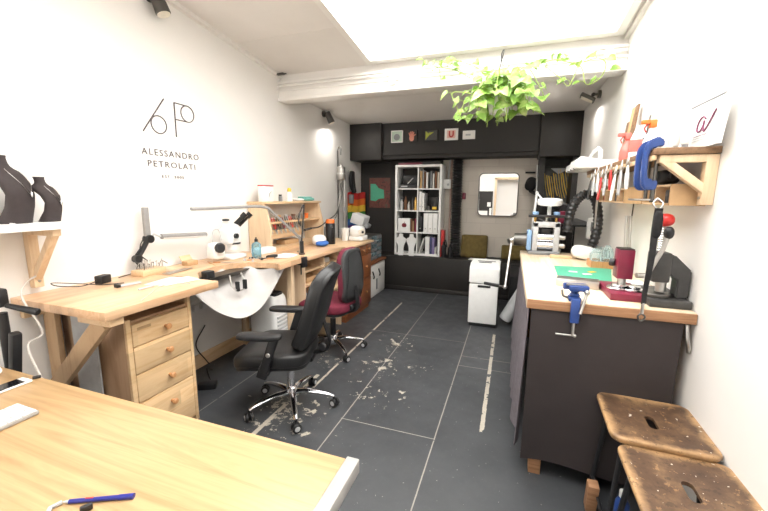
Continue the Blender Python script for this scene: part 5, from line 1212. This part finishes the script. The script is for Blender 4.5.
def spray(p, body, head, label, k=1.0):
    t = thing('spray_bottle', label, 'spray bottle', p)
    MB().lathe([(0, 0), (.042*k, 0), (.046*k, .012*k), (.046*k, .10*k), (.036*k, .14*k), (.016*k, .17*k), (.014*k, .19*k), (0, .19*k)], p).build('bottle', body, t)
    h = MB().box(p+V(0, 0, .215*k), (.035*k, .05*k, .05*k), None, .006*k).box(p+V(-.03*k, 0, .228*k), (.07*k, .03*k, .026*k), None, .005*k).build('spray_head', head, t)
    MB().tube([p+V(-.03*k, 0, .215*k), p+V(-.045*k, 0, .19*k), p+V(-.035*k, 0, .165*k)], .005*k, 6).build('trigger', 'red' if head == 'orange' else head, h)
p = PX(625, 155, .68); spray(V(.69, 2.86, SZ+.0005), 'pinkred', 'pinkred', 'pink-red spray bottle on the weathered shelf by the wooden boards', .86)
spray(V(.69, 2.40, SZ+.0005), 'white_gloss', 'orange', 'white spray bottle with orange and yellow trigger head on shelf', .84)
for i, (y, h, m_, x_) in enumerate(((3.24, .34, 'shelf_dark', .765), (3.15, .42, 'tan', .76), (3.05, .42, 'shelf_dark', .755))):
    solo('wooden_board', MB().box((x_, y, SZ+.002+h/2), (.012, .06+.03*(i == 0), h), (0, 6, 0), .001), m_, ['shorter dark wooden board leaning on the wall, farthest of three on shelf', 'tan wooden board leaning on the wall between two dark ones', 'tall dark wooden board leaning on the wall, nearest of three on shelf'][i], 'board')
ys = thing('saw', 'small saw with yellow handle leaning by wall on the shelf', 'saw', (.74, 2.70, SZ))
MB().tube([(.75, 2.76, SZ+.005), (.755, 2.755, SZ+.08), (.76, 2.75, SZ+.14)], .011, 8).build('handle', 'yellow', ys); MB().box((.765, 2.745, SZ+.21), (.004, .03, .16), (0, 4, 0)).build('blade', 'steel', ys)
MB().cyl((.752, 2.755, SZ+.135), (.758, 2.752, SZ+.155), .014).build('ferrule', 'black_pl', ys)
gt = thing('glue_tube', 'white glue tube with red label standing beside the orange-headed bottle', 'tube', (.66, 2.55, SZ))
MB().lathe([(0, 0), (.032, 0), (.034, .07), (.028, .13), (.01, .18), (.008, .2), (0, .2)], (.66, 2.55, SZ+.0005)).build('tube', 'white_gloss', gt); MB().lathe([(.0345, .05), (.0352, .07), (.031, .115), (.030, .12)], (.66, 2.55, SZ+.0005)).build('label', 'pinkred', gt)
for i in range(5):
    p = V(.70+.012*(i % 2), 1.99+i*.05+.12*(i > 2), SZ+.0005)
    t = thing('paint_tube', 'white paint tube standing on the shelf beside the sign, number-free row, %s' % ['nearest the end'][0] if False else ['white tube on shelf below the acrylic sign, nearest the shelf end', 'white tube on shelf, second from the shelf end', 'white tube on shelf, third from the shelf end', 'white tube on shelf, fourth from the shelf end', 'white tube on shelf, nearest the blue clamps'][i], 'tube', p, 0, 'white tubes on the weathered shelf')
    MB().cyl(p, p+V(0, 0, .02), .012, .012, 14).build('cap', ['grey_pl', 'lgrey', 'black_pl', 'lgrey', 'maroon'][i], t)
    MB().sup(p+V(0, 0, .065), (.03, .03, .09), .5, 1, (6*(-1)**i, 0, 0)).build('tube', ['white_matt', 'lgrey', 'white_matt', 'cream', 'lgrey'][i], t)
# white laminator-like tray overhanging far end
lm = thing('white_machine', 'flat white machine with raised handle at far shelf end', 'machine', (.64, 3.35, SZ))
MB().box((.60, 3.36, SZ+.032), (.34, .56, .06), None, .016).build('body', 'white_gloss', lm)
MB().box((.52, 3.36, SZ+.072), (.12, .5, .02), (0, 10, 0), .006).build('lid', 'white_gloss', lm)
MB().tube([(.60, 3.55, SZ+.06), (.60, 3.55, SZ+.13), (.60, 3.42, SZ+.16), (.60, 3.25, SZ+.16), (.60, 3.16, SZ+.13), (.60, 3.16, SZ+.06)], .014, 8).build('handle', 'white_gloss', lm)
for y in (3.2, 3.35, 3.5): MB().box((.46, y, SZ+.001+.006), (.06, .03, .01)).build('foot', 'charcoal', lm)
gb = thing('bottle', 'small bottle of green liquid with black cap beside white machine', 'bottle', (.70, 3.12, SZ))
q = V(.735, 3.05, SZ+.0005)
MB().lathe([(0, 0), (.028, 0), (.028, .05), (.014, .06), (0, .06)], q).build('bottle', 'green', gb); MB().lathe([(0, .06), (.014, .06), (.014, .085), (0, .085)], q).build('cap', 'black_pl', gb)
# pliers along the shelf front edge
rowm = ['white_gloss', 'lgrey', 'white_gloss', 'red', 'lgrey', 'red', 'white_gloss', 'lgrey', 'charcoal']
for i in range(9):
    y = 2.22+i*.115
    t = plier((SXF-.020, y, SZ-.045-.016*(i % 3)), R(90), R(-2+3*(i % 3)), rowm[i], '%s-handled pliers hanging on the shelf front edge, %s' % ({'white_gloss': 'white', 'lgrey': 'grey', 'red': 'red', 'charcoal': 'black'}[rowm[i]], ['first behind the blue clamps', 'second from the clamps', 'third from the clamps', 'fourth from the clamps', 'fifth from the clamps', 'sixth from the clamps', 'seventh from the clamps', 'eighth from the clamps', 'last by the far bracket'][i]), 'pliers hanging on the shelf edge', .17+.02*(i % 3))
    MB().cyl((SXF-.026, y, t.location.z+.012), (SXF-.004, y, t.location.z+.012), .003).build('peg', 'steel', t)
ls = thing('long_tweezers', 'long thin steel tongs hanging from far part of shelf edge', 'tongs', (SXF-.03, 2.9, 1.4))
for s in (-1, 1): MB().tube([(SXF-.008, 2.8, SZ-.02), (SXF-.03, 2.8+s*.014, SZ-.2), (SXF-.03, 2.8+s*.004, SZ-.42)], .004, 6, sub=3).build('arm', 'steel', ls)
# blue clamps
def gclamp(y, label):
    t = thing('g_clamp', label, 'clamp', (SXF, y, SZ), 0, 'blue clamps on the shelf edge')
    x0 = SXF-.018; z0, z1 = SZ-.165, SZ+.042; k = .62
    prof = [(.10, z1-.03), (.10, z1-.004), (.06, z1+.012), (.015, z1), (-.012, z1-.03), (-.018, z1-.07), (-.018, z0+.05), (-.012, z0+.012), (.015, z0-.012), (.075, z0-.012), (.085, z0), (.085, z0+.03), (.045, z0+.03), (.02, z0+.04), (.014, z0+.07), (.014, z1-.075), (.022, z1-.045), (.05, z1-.03)]
    MB().prism([(x0+u*k, v) for u, v in prof], 'XZ', y-.014, y+.014, .004).build('frame', 'blue', t)
    MB().prism([(x0+u*k*.6-.002, (v-(z0+z1)/2)*.9+(z0+z1)/2) for u, v in prof], 'XZ', y-.018, y+.018, .003).build('rib', 'blue', t)
    MB().cyl((x0+.044, y, z0-.06), (x0+.044, y, SZ-.03), .008).cyl((x0+.044, y, SZ-.045), (x0+.044, y, SZ-.031), .013).build('screw', 'dsteel', t)
    MB().cyl((x0+.044-.07, y-.01, z0-.055), (x0+.044+.03, y+.01, z0-.055), .0045).build('tommy_bar', 'steel', t)
gclamp(1.965, 'blue clamp hanging on shelf edge, nearer one holding the black strap'); gclamp(2.06, 'blue clamp hanging on shelf edge, farther one next to the pliers')
# black strap
sx, sy = SXF-.018+.044, 1.885
st_ = thing('black_strap', 'black webbing strap with metal clip hanging from the blue clamp', 'strap', (sx, sy, 1.0))
zt_ = SZ-.165-.06
MB().tube([(sx, sy+.014, zt_+.012), (sx-.018, sy, zt_-.01), (sx, sy-.01, zt_-.035), (sx+.018, sy, zt_-.01), (sx, sy+.014, zt_+.012)], .0035, 6, sub=4).build('ring', 'steel', st_)
def stp(u, v): return V(sx-.015+.03*v+(-.022*u), sy-.015-.03*u+.006*math.sin(u*9), zt_-.03-(.42)*u)
MB().surf(lambda u, v: stp(u, .5+(v-.5)*(1.0-.45*u)), 20, 3, .006).build('webbing', 'black_soft', st_)
MB().sup((sx+.0, sy-.022, zt_-.10), (.036, .03, .12), .7, .7).build('pouch', 'black_soft', st_)
e_ = stp(1, .5); MB().cyl(e_+V(0, 0, .005), e_+V(0, 0, -.045), .007).build('clip', 'steel', st_); MB().tube([e_+V(0, 0, -.045), e_+V(-.014, 0, -.06), e_+V(0, 0, -.08), e_+V(.014, 0, -.06)], .004, 6, closed=True, sub=3).build('hook', 'dsteel', st_)

# ------------------------------------------------------------------ stools
def stool(cx, cy, rz_, z, label, seed):
    t = thing('stool', label, 'stool', (cx, cy, 0), rz_, 'worn wooden stools')
    hx, hy = .182, .186
    def rr(w, h, r, n=6):
        out = []
        for ax, ay, a0 in ((w-r, h-r, 0), (-w+r, h-r, 90), (-w+r, -h+r, 180), (w-r, -h+r, 270)):
            for k in range(n): out.append((ax+r*math.cos(R(a0+90*k/(n-1))), ay+r*math.sin(R(a0+90*k/(n-1)))))
        return out
    inn = rr(.018, .048, .0175)
    mb = MB(); tb = bmesh.new(); dish = lambda x, y: -.012*max(0, 1-(x/hx)**2)*max(0, 1-(y/hy)**2)
    rings = []
    out = rr(hx, hy, .045)
    for k, (sc, dz) in enumerate(((1.0, -.016), (1.0, -.006), (.985, -.001), (.955, 0), (.7, None), (.45, None))): rings.append([tb.verts.new((x*sc, y*sc, z+(dz if dz is not None else dish(x*sc, y*sc)))) for x, y in out])
    rings.append([tb.verts.new((x, y, z+dish(x, y))) for x, y in inn]); rings.append([tb.verts.new((x, y, z-.026)) for x, y in inn])
    rings.append([tb.verts.new((x*.97, y*.97, z-.026)) for x, y in out]); rings.append(rings[0])
    n = len(out)
    for a, b in zip(rings, rings[1:]):
        for i in range(n): tb.faces.new((a[i], a[(i+1) % n], b[(i+1) % n], b[i]))
    bmesh.ops.recalc_face_normals(tb, faces=tb.faces); mb._add(tb).build('seat', stool_mat(seed, hx, hy), t, local=True, ang=50)
    for sx in (-1, 1):
        for sy in (-1, 1):
            l = MB().tube([(sx*.125, sy*.13, z-.026), (sx*.165, sy*.17, .012)], .011, 10).build('leg', 'black_pl', t, local=True)
            MB().cyl((sx*.1663, sy*.1713, 0), (sx*.165, sy*.17, .022), .015).build('rubber_foot', 'rubber', l, local=True)
    for s in (-1, 1):
        MB().cyl((s*.158, -.162, .10), (s*.158, .162, .10), .008).build('stretcher', 'black_pl', t, local=True)
        MB().cyl((-.13, s*.133, z-.035), (.13, s*.133, z-.035), .010).build('seat_rail', 'black_pl', t, local=True)
    return t
stool(.618, 1.712, R(-2), .545, 'worn wooden stool with black legs, farther one beside the dark panel', 1.3)
stool(.625, 1.352, R(-1), .52, 'worn wooden stool with black legs, nearest one in right corner', 8.1)
solo('timber_block', MB().box((.44, 1.76, .081), (.045, .05, .15), (8, 0, 0), .003), 'osb', 'small timber block on the floor beside the farther stool', 'block')
bs = thing('blue_bottle', 'small blue bottle with white cap on floor beneath the stools', 'bottle', (.55, 1.80, 0))
MB().lathe([(0, 0), (.03, 0), (.03, .1), (.015, .13), (0, .13)], (.56, 1.74, 0.0005)).build('bottle', 'blue', bs); MB().lathe([(0, .13), (.016, .13), (.016, .16), (0, .16)], (.56, 1.74, 0.0005)).build('cap', 'white_gloss', bs)
# spotlights
def spot(base, n, tip, label, r=.045, flood=False, power=0):
    t = thing('spotlight', label, 'spotlight', base, 0, 'spotlights on the walls'); n = Vector(n)
    MB().cyl(base, base+n*.03, .04, bev=.004).build('wall_plate', 'dsteel', t)
    j = base+n*.07
    MB().cyl(base+n*.03, j, .012).sph(j, .02).build('arm', 'dsteel', t)
    d = (Vector(tip)-j).normalized(); q = d.to_track_quat('Z', 'Y').to_matrix()
    if flood:
        fc = j+n*.05+V(0, 0, -.03)
        h = MB().box(fc, (.13, .15, .035), q, .006).build('lamp_head', 'dsteel', t); lc = fc+d*.0185
        MB().box(lc, (.10, .12, .004), q).build('lens', 'cream', h)
    else:
        h = MB().cyl(j-d*.02, j+d*.13, r*.85, r, bev=.006).build('lamp_head', 'dsteel', t); lc = j+d*.134
        MB().cyl(j+d*.128, j+d*.134, r*.86).build('lens', 'cream', h)
    if power:
        l = bpy.data.lights.new('spotlight_lamp', 'AREA'); l.shape = 'DISK'; l.size = r*1.5; l.energy = power; l.color = (1, .95, .88)
        lo = bpy.data.objects.new('spotlight_lamp', l); COL.objects.link(lo); lo.matrix_world = Matrix.Translation(lc+d*.008) @ (-d).to_track_quat('Z', 'Y').to_matrix().to_4x4()
b = PX(148, -4, WL+.0); spot(V(WL, b.y, b.z), (1, 0, 0), b+V(.16, .05, -.3), 'dark metal spotlight high on left wall above the lettering', .05)
b = PX(323, 114, WL); spot(V(WL, b.y, b.z), (1, 0, 0), b+V(.22, .06, -.36), 'dark metal spotlight on left wall behind the beam', .045, power=7)
b = PX(601, 94, WR); spot(V(WR, b.y, b.z), (-1, 0, 0), b+V(-.30, .02, -.42), 'dark metal floodlight on right wall behind the beam', .05, True, power=7)
# ================================================================== CHAIRS
def chair(cx, cy, heading, base_rot, kind, label):
    t = thing('office_chair', label, 'chair', (cx, cy, 0), R(heading), 'office chairs')
    up = 'leather' if kind == 'leather' else 'burgundy'; met = 'chrome'
    hubz = .115
    MB().lathe([(0, .07), (.035, .07), (.04, .09), (.038, .15), (.03, .16), (0, .16)]).build('hub', met, t, local=True)
    for k in range(5):
        a = R(base_rot-heading+72*k); d = V(math.cos(a), math.sin(a), 0)
        l = MB().tube([d*.03+V(0, 0, hubz), d*.12+V(0, 0, .118), d*.24+V(0, 0, .098), d*.295+V(0, 0, .078)], [.026, .022, .017, .014], 10, sub=4, flat=(.75, 1)).build('leg', met, t, local=True)
        s = d.cross(V(0, 0, 1)); c = d*.30+V(0, 0, .03)
        sw = R(40*k+15); s2 = V(math.cos(a+sw), math.sin(a+sw), 0)
        w = MB().cyl(c+s2*.006, c+s2*.026, .03, bev=.005).cyl(c-s2*.026, c-s2*.006, .03, bev=.005).cyl(c-s2*.006, c+s2*.006, .012).cyl(c, d*.295+V(0, 0, .08), .010).build('caster', 'black_pl', l, local=True)
        MB().cyl(c+s2*.026, c+s2*.028, .017).build('caster_cap', 'lgrey', l, local=True)
        MB().cyl(c-s2*.028, c-s2*.026, .017).build('caster_cap', 'lgrey', l, local=True)
    MB().cyl((0, 0, .15), (0, 0, .32), .027).build('column_sleeve', met if kind == 'leather' else 'black_pl', t, local=True)
    MB().cyl((0, 0, .32), (0, 0, .37), .017).build('gas_lift', 'chrome', t, local=True)
    L_ = kind == 'leather'; zs_ = .435 if L_ else .475; fw = .06 if L_ else 0
    MB().box((-.01, 0, zs_-.08), (.2, .16, .035), None, .008).box((-.06, .0, zs_-.055), (.22, .12, .03), None, .006).build('mechanism', 'black_pl', t, local=True)
    MB().cyl((-.02, -.08, .40), (-.02, -.2, .395), .006).sup((-.02, -.22, .395), (.03, .05, .02), .8, .8).build('lever', 'black_pl', t, local=True)
    def sw_(p):
        q = V(*p); q.z += -.03*max(0, (q.x-.1)/.13)**2*(1 if q.x > .1 else 0); q.y *= 1-.08*max(0, -q.x/.24); return q
    MB().sup((.02+fw, 0, zs_), (.50, .49, .11), .42, .42, None, 44, 20, sw_).build('seat', up, t, local=True)
    MB().sup((.02+fw, 0, zs_-.04), (.48, .47, .06), .35, .4, None, 40, 12, sw_).build('seat_pan', 'black_pl', t, local=True)
    tilt = -27 if kind == 'leather' else -8
    bx, bz, bh = (-.225, .735, .60) if kind == 'leather' else (-.22, .765, .50)
    rot = Matrix.Rotation(R(tilt), 3, 'Y')
    def bw(p):
        q = V(*p); f = q.z/(bh/2); q.y *= (1-.18*max(0, f)**2-.12*max(0, -f)**2); q.x += .035*(q.y/(.22 if L_ else .26))**2-.03*math.cos((f+.45)*2.4)+.02; return q
    MB().sup((bx, 0, bz), (.10 if L_ else .085, .46 if L_ else .32, bh), .5, .38, rot, 40, 24, lambda p: bw(p)).build('backrest', up, t, local=True)
    MB().sup(V(bx, 0, bz)+rot @ V(-.03, 0, 0), (.05, .45 if L_ else .315, bh*.985), .42, .34, rot, 40, 24, lambda p: bw(p)).build('back_shell', 'leather' if kind == 'leather' else 'shell', t, local=True)
    if kind != 'leather':
        b0 = V(bx, 0, bz)
        MB().tube([b0+rot @ bw(V(-.02, y*.118, z*bh/2))+rot @ V(-.04, 0, 0) for y, z in ((-1, -.8), (0, -.88), (1, -.8), (1.02, 0), (.85, .8), (0, .88), (-.85, .8), (-1.02, 0))], .004, 6, closed=True, sub=5).build('shell_rib', 'black_pl', t, local=True)
    lo = V(-.08, 0, .425); hi = V(bx, 0, bz)+rot @ V(-.055, 0, -.08); md = V(-.25, 0, .42)
    MB().tube([lo, md*.8+lo*.2, md+V(-.03, 0, .06), hi], .032, 10, sub=5, flat=(.3, 1)).build('back_bar', 'black_pl', t, local=True)
    MB().cyl((-.235, -.05, .47), (-.235, .05, .47), .028, bev=.006).cyl((-.235, -.09, .47), (-.235, -.05, .47), .02, bev=.004).build('tilt_knob', 'black_pl', t, local=True)
    if kind == 'leather':
        for s in (-1, 1):
            y = s*.275
            MB().sup((.10, y, .625), (.28, .085, .042), .55, .55).build('armrest', 'black_pl', t, local=True)
            ar = MB().box((.045, y, .505), (.058, .022, .25), (0, -19, 0), .008).box((.09, y-s*.01, .385), (.066, .028, .08), (0, -19, 0), .008).box((.08, y-s*.09, .372), (.05, .17, .016), None, .004).build('arm_post', 'black_pl', t, local=True)
            MB().cyl((.045, y+s*.011, .51), (.045, y+s*.02, .51), .014, bev=.003).build('arm_knob', 'steel', ar, local=True)
    return t
M['shell'] = mat('ribbed_black_plastic_shell', (58, 59, 60), .5, var=.08, nscale=20, bump=.1)
chair(-1.385, 2.03, 196, -52, 'leather', 'black leather office chair with armrests and chrome star base')
chair(-1.55, 2.99, 170, -40, 'red', 'burgundy office chair with black shell back beside the chest')

# ================================================================== FOREGROUND DESK
ZD = .72
dk = thing('desk', 'light oak desk with pale grey end edging in the foreground', 'desk', (-1.3, .45, 0))
MB().bb(-2.2, -.412, .02, .862, ZD-.028, ZD, .002).build('desktop', 'desk', dk)
MB().bb(-.412, -.372, .018, .872, ZD-.042, ZD+.002, .004).build('end_edging', 'edge_grey', dk)
for y in (.09, .79): MB().bb(-.52, -.48, y-.02, y+.02, 0, ZD-.029, .003).bb(-2.12, -2.08, y-.02, y+.02, 0, ZD-.029, .003).build('leg', 'lgrey', dk)
MB().bb(-2.08, -.52, .78, .80, .3, ZD-.03).build('modesty_panel', 'lgrey', dk)
k0, k1, k2 = PZ(40, 414, ZD), PZ(20, 407, ZD), PZ(0, 431, ZD)
kd = thing('keyboard', 'white keyboard at the left edge of the oak desk', 'keyboard', (-1.65, .62, ZD))
ang_ = math.atan2(k0.y-k2.y, k0.x-k2.x)
kdir = V(math.cos(ang_), math.sin(ang_), 0); knr = V(-kdir.y, kdir.x, 0)
kang = R(88)
o = k0
ux = V(-.96, .05, 0).normalized()
ux = (k1-k0).normalized(); uy = (k2-k0).normalized()
def kp(a, b, z): return k0+ux*a+uy*b+V(0, 0, z)
rotk = Matrix(((uy.x, ux.x, 0), (uy.y, ux.y, 0), (0, 0, 1)))
uyx = (uy-ux*uy.dot(ux)).normalized(); sgn = 1
Mk = Matrix(((uyx.x, ux.x, 0), (uyx.y, ux.y, 0), (0, 0, 1)))
wk = .12
cen = k0+ux*.06+uyx*.15
MB().box(cen+V(0, 0, .008), (.30, .12, .014), Mk, .004).build('case', 'edge_grey', kd)
kk_ = MB()
for i in range(15):
    for j in range(5): kk_.box(k0+ux*(.014+j*.023)+uyx*(.014+i*.0194)+V(0, 0, .0165), (.016, .019, .004), Mk, .001)
kk_.build('keys', 'white_gloss', kd)
ph = thing('smartphone', 'white phone with black screen at the oak desk far edge', 'phone', (-1.85, .78, ZD))
a, b, c = PZ(33, 381.5, ZD), PZ(0, 394, ZD), PZ(24, 378.5, ZD)
d = (b-a).normalized(); n = V(-d.y, d.x, 0); n = n if n.dot(c-a) > 0 else -n
Mp = Matrix(((d.x, n.x, 0), (d.y, n.y, 0), (0, 0, 1)))
cc = a+d*.07+n*.033
MB().box(cc+V(0, 0, .0045), (.14, .068, .008), Mp, .003).build('case', 'white_gloss', ph)
MB().box(cc+V(0, 0, .009)+d*.004, (.105, .060, .0012), Mp).build('screen', 'darkgl', ph)
MB().cyl(cc-d*.062+V(0, 0, .0085), cc-d*.062+V(0, 0, .0097), .006).build('home_button', 'lgrey', ph)
a = PZ(36, 378, ZD); b = PZ(44, 376.5, ZD)
solo('cable_plug', MB().cyl(a+V(0, -.01, .006), b+V(0, -.01, .006), .006), 'black_pl', 'tiny black plug at the oak desk far edge beside the phone', 'plug')
ms = thing('computer_mouse', 'white mouse at the far left corner of the oak desk', 'mouse', (-2.0, .78, ZD))
MB().sup((-2.02, .80, ZD+.018), (.10, .06, .036), .8, .8).build('shell', 'white_gloss', ms); MB().cyl((-1.99, .795, ZD+.034), (-1.99, .805, ZD+.034), .006).build('wheel', 'grey_pl', ms)
a, b = PZ(63, 502, ZD+.006), PZ(134, 496, ZD+.006)
pn = thing('pen', 'blue ballpoint pen with white tip end on the oak desk', 'pen', a)
d = (b-a).normalized()
MB().cyl(a, a+d*.014, .0015, .0045, 12).build('tip', 'lgrey', pn)
MB().cyl(a+d*.014, b-d*.035, .0052, .0058, 14).build('barrel', 'navy', pn); MB().cyl(b-d*.035, b, .0066, .0072, 14).build('cap', 'navy', pn)
MB().box(a+d*.06+V(0, 0, .0056), (.018, .004, .001), Matrix.Rotation(math.atan2(d.y, d.x), 3, 'Z')).build('print', 'red', pn)
c = PZ(50, 508, ZD+.006)
wc_ = PZ(40, 530, ZD+.006)
solo('white_stylus', MB().tube([a-d*.002, c, wc_], .0048, 10), 'lgrey', 'pale grey stylus pointing at the tip of the blue pen', 'stylus')
c = PZ(89, 509, ZD); solo('rubber_clip', MB().box(c+V(0, -.005, .008), (.012, .025, .015), (0, 0, -30), .003), 'black_pl', 'tiny black clip on the oak desk below the blue pen', 'clip')

# ================================================================== HANGING PLANT
pl_ = thing('hanging_plant', 'trailing green pothos in a pot hung below the skylight beam', 'plant', (-.15, 3.28, 2.08))
cx, cy, cz = -.15, 3.28, 2.27
MB().lathe([(0, -.11), (.075, -.11), (.10, .02), (.108, .03), (.10, .035), (.09, .02), (0, .015)], (cx, cy, cz)).build('pot', 'white_gloss', pl_)
hk_ = MB()
hk_.tube([(cx, cy, 2.56), (cx, cy, 2.62), (cx+.015, cy+.02, 2.65), (cx, cy+.2, 2.66), (cx, cy+.27, 2.67)], .005, 8, sub=4)
for k in range(3): hk_.tube([(cx, cy, 2.56), (cx+.1*math.cos(k*2.1), cy+.1*math.sin(k*2.1), cz+.03)], .002, 5)
hk_.build('hanger', 'black_pl', pl_)
rnd = random.Random(11)
lf = NT('pothos_leaf'); vec = lf.coord(which='Object')
ncol = lf.ramp(lf.noise(vec, 9, 3), [(.3, (92, 134, 44)), (.5, (130, 168, 70)), (.72, (204, 214, 150))])
lf.base(ncol); lf.b.inputs['Roughness'].default_value = .4
lf.b.inputs['Subsurface Weight'].default_value = 0
trl = lf.n('ShaderNodeBsdfTranslucent'); lf.l(ncol, trl.inputs[0]); mxl = lf.n('ShaderNodeMixShader'); mxl.inputs[0].default_value = .3
lf.l(lf.b.outputs[0], mxl.inputs[1]); lf.l(trl.outputs[0], mxl.inputs[2]); lf.l(mxl.outputs[0], lf.out.inputs['Surface'])
M['leaf'] = lf.m
M['stem'] = mat('pothos_stem', (150, 176, 76), .5)
outl = [(0, 0), (.22, -.10), (.42, 0), (.50, .22), (.44, .48), (.26, .76), (0, 1.05)]
def leaf(bm, base, direc, nrm, L):
    direc = direc.normalized(); s = direc.cross(nrm)
    if s.length < 1e-3: s = direc.cross(V(1, .3, 0))
    s.normalize(); n = s.cross(direc)
    mid = []; 
    tip_drop = rnd.uniform(.1, .3)
    def P(u, v): return base+direc*(v*L)+s*(u*L*.92)+n*(abs(u)*.28*L-tip_drop*L*v*v)
    mids = [bm.verts.new(P(0, v)) for v in (0, .22, .48, .76, 1.05)]
    for sg in (-1, 1):
        o_ = [bm.verts.new(P(sg*a, b)) for a, b in outl[1:-1]]
        seq = [(mids[0], o_[0], o_[1]), (mids[0], o_[1], mids[1]), (mids[1], o_[1], o_[2]), (mids[1], o_[2], mids[2]), (mids[2], o_[2], o_[3]), (mids[2], o_[3], mids[3]), (mids[3], o_[3], o_[4]), (mids[3], o_[4], mids[4])]
        for f in seq:
            try: bm.faces.new(f if sg > 0 else f[::-1])
            except ValueError: pass
fol = MB(); stem = MB()
def vine(pts, nleaf, L0, L1, up=.0):
    P_ = [Vector(p) for p in pts]; path = [crv(P_, i/40*.9999) for i in range(41)]
    stem.tube(path, .0032, 6)
    for i in range(nleaf):
        u = (i+rnd.uniform(.2, .8))/nleaf; p = crv(P_, min(u, .999))
        out = V(rnd.uniform(-1, 1), rnd.uniform(-1, 1)-.3, rnd.uniform(-.2, .7)+up).normalized()
        q = p+out*rnd.uniform(.02, .06); stem.tube([p, p.lerp(q, .6)+V(0, 0, .01), q], .0018, 5)
        leaf(fol.bm, q, V(out.x, out.y, out.z*.3-rnd.uniform(.1, .8)), V(-.2+rnd.uniform(-.4, .4), -.7, .7), rnd.uniform(L0, L1))
for i in range(46):
    a = rnd.uniform(0, 2*PI); r = rnd.uniform(.08, .36); h = rnd.uniform(-.04, .16); drop = rnd.uniform(.02, .28)
    d = V(math.cos(a), math.sin(a)*.8, 0)
    vine([(cx, cy, cz+.01), V(cx, cy, cz+.06+h)+d*r*.5, V(cx, cy, cz+h*.4)+d*r*.85, V(cx, cy, cz-drop+.07)+d*r], 6, .06, .115)
# long runners carried up along the beam
w_ = lambda a, b, y=3.42: PY(a, b, y)
vine([(cx, cy, cz+.03), w_(470, 78), w_(455, 70), w_(438, 67), w_(424, 64)], 14, .05, .075, .4)
vine([(cx, cy, cz+.03), w_(480, 70), w_(462, 62), w_(448, 60), w_(440, 66), w_(441, 82)], 12, .05, .085, .2)
vine([(cx, cy, cz+.03), w_(520, 72), w_(535, 66), w_(552, 60), w_(570, 60)], 12, .05, .08, .3)
vine([w_(545, 66), w_(560, 78), w_(568, 86), w_(574, 76), w_(578, 66)], 4, .05, .07, .2)
vine([w_(556, 60), w_(580, 66), w_(586, 84), w_(600, 78), w_(606, 64), w_(598, 58), w_(584, 62)], 9, .05, .08, .2)
vine([(cx, cy, cz), w_(455, 92, 3.2), w_(456, 105, 3.2), w_(462, 118, 3.2), w_(470, 119, 3.2)], 8, .05, .085)
vine([(cx, cy, cz), w_(515, 100, 3.15), w_(528, 108, 3.15), w_(536, 110, 3.15)], 6, .06, .11)
stem.build('stems', 'stem', pl_)
fo = fol.build('foliage', 'leaf', pl_); fo['kind'] = 'stuff'

# ================================================================== LIGHT
wd = bpy.data.worlds.new('daylight'); C.world = wd; wd.use_nodes = True
bg = wd.node_tree.nodes['Background']; bg.inputs[0].default_value = (1.0, .985, .96, 1); bg.inputs[1].default_value = 9.5
def area(name, loc, rot, sx, sy, power, col=(1, 1, 1), portal=False):
    l = bpy.data.lights.new(name, 'AREA'); l.shape = 'RECTANGLE'; l.size = sx; l.size_y = sy; l.energy = power; l.color = col
    o = bpy.data.objects.new(name, l); COL.objects.link(o); o.location = loc; o.rotation_euler = rot
    if portal: l.cycles.is_portal = True
    return o
ym = (SKY0+SKY1)/2
area('skylight_portal', ((SKX0+SKX1)/2, ym, zc(ym)+.2), (-math.atan(sl), 0, 0), SKX1-SKX0, SKY1-SKY0, 0, portal=True)
area('fill_window_portal', (-1.8, YR-.1, 1.68), (R(90), 0, 0), .9, 1.35, 0, portal=True)
C.view_settings.view_transform = 'Standard'; C.view_settings.look = 'None'; C.view_settings.gamma = 1; C.view_settings.use_curve_mapping = False
C.view_settings.exposure = .03
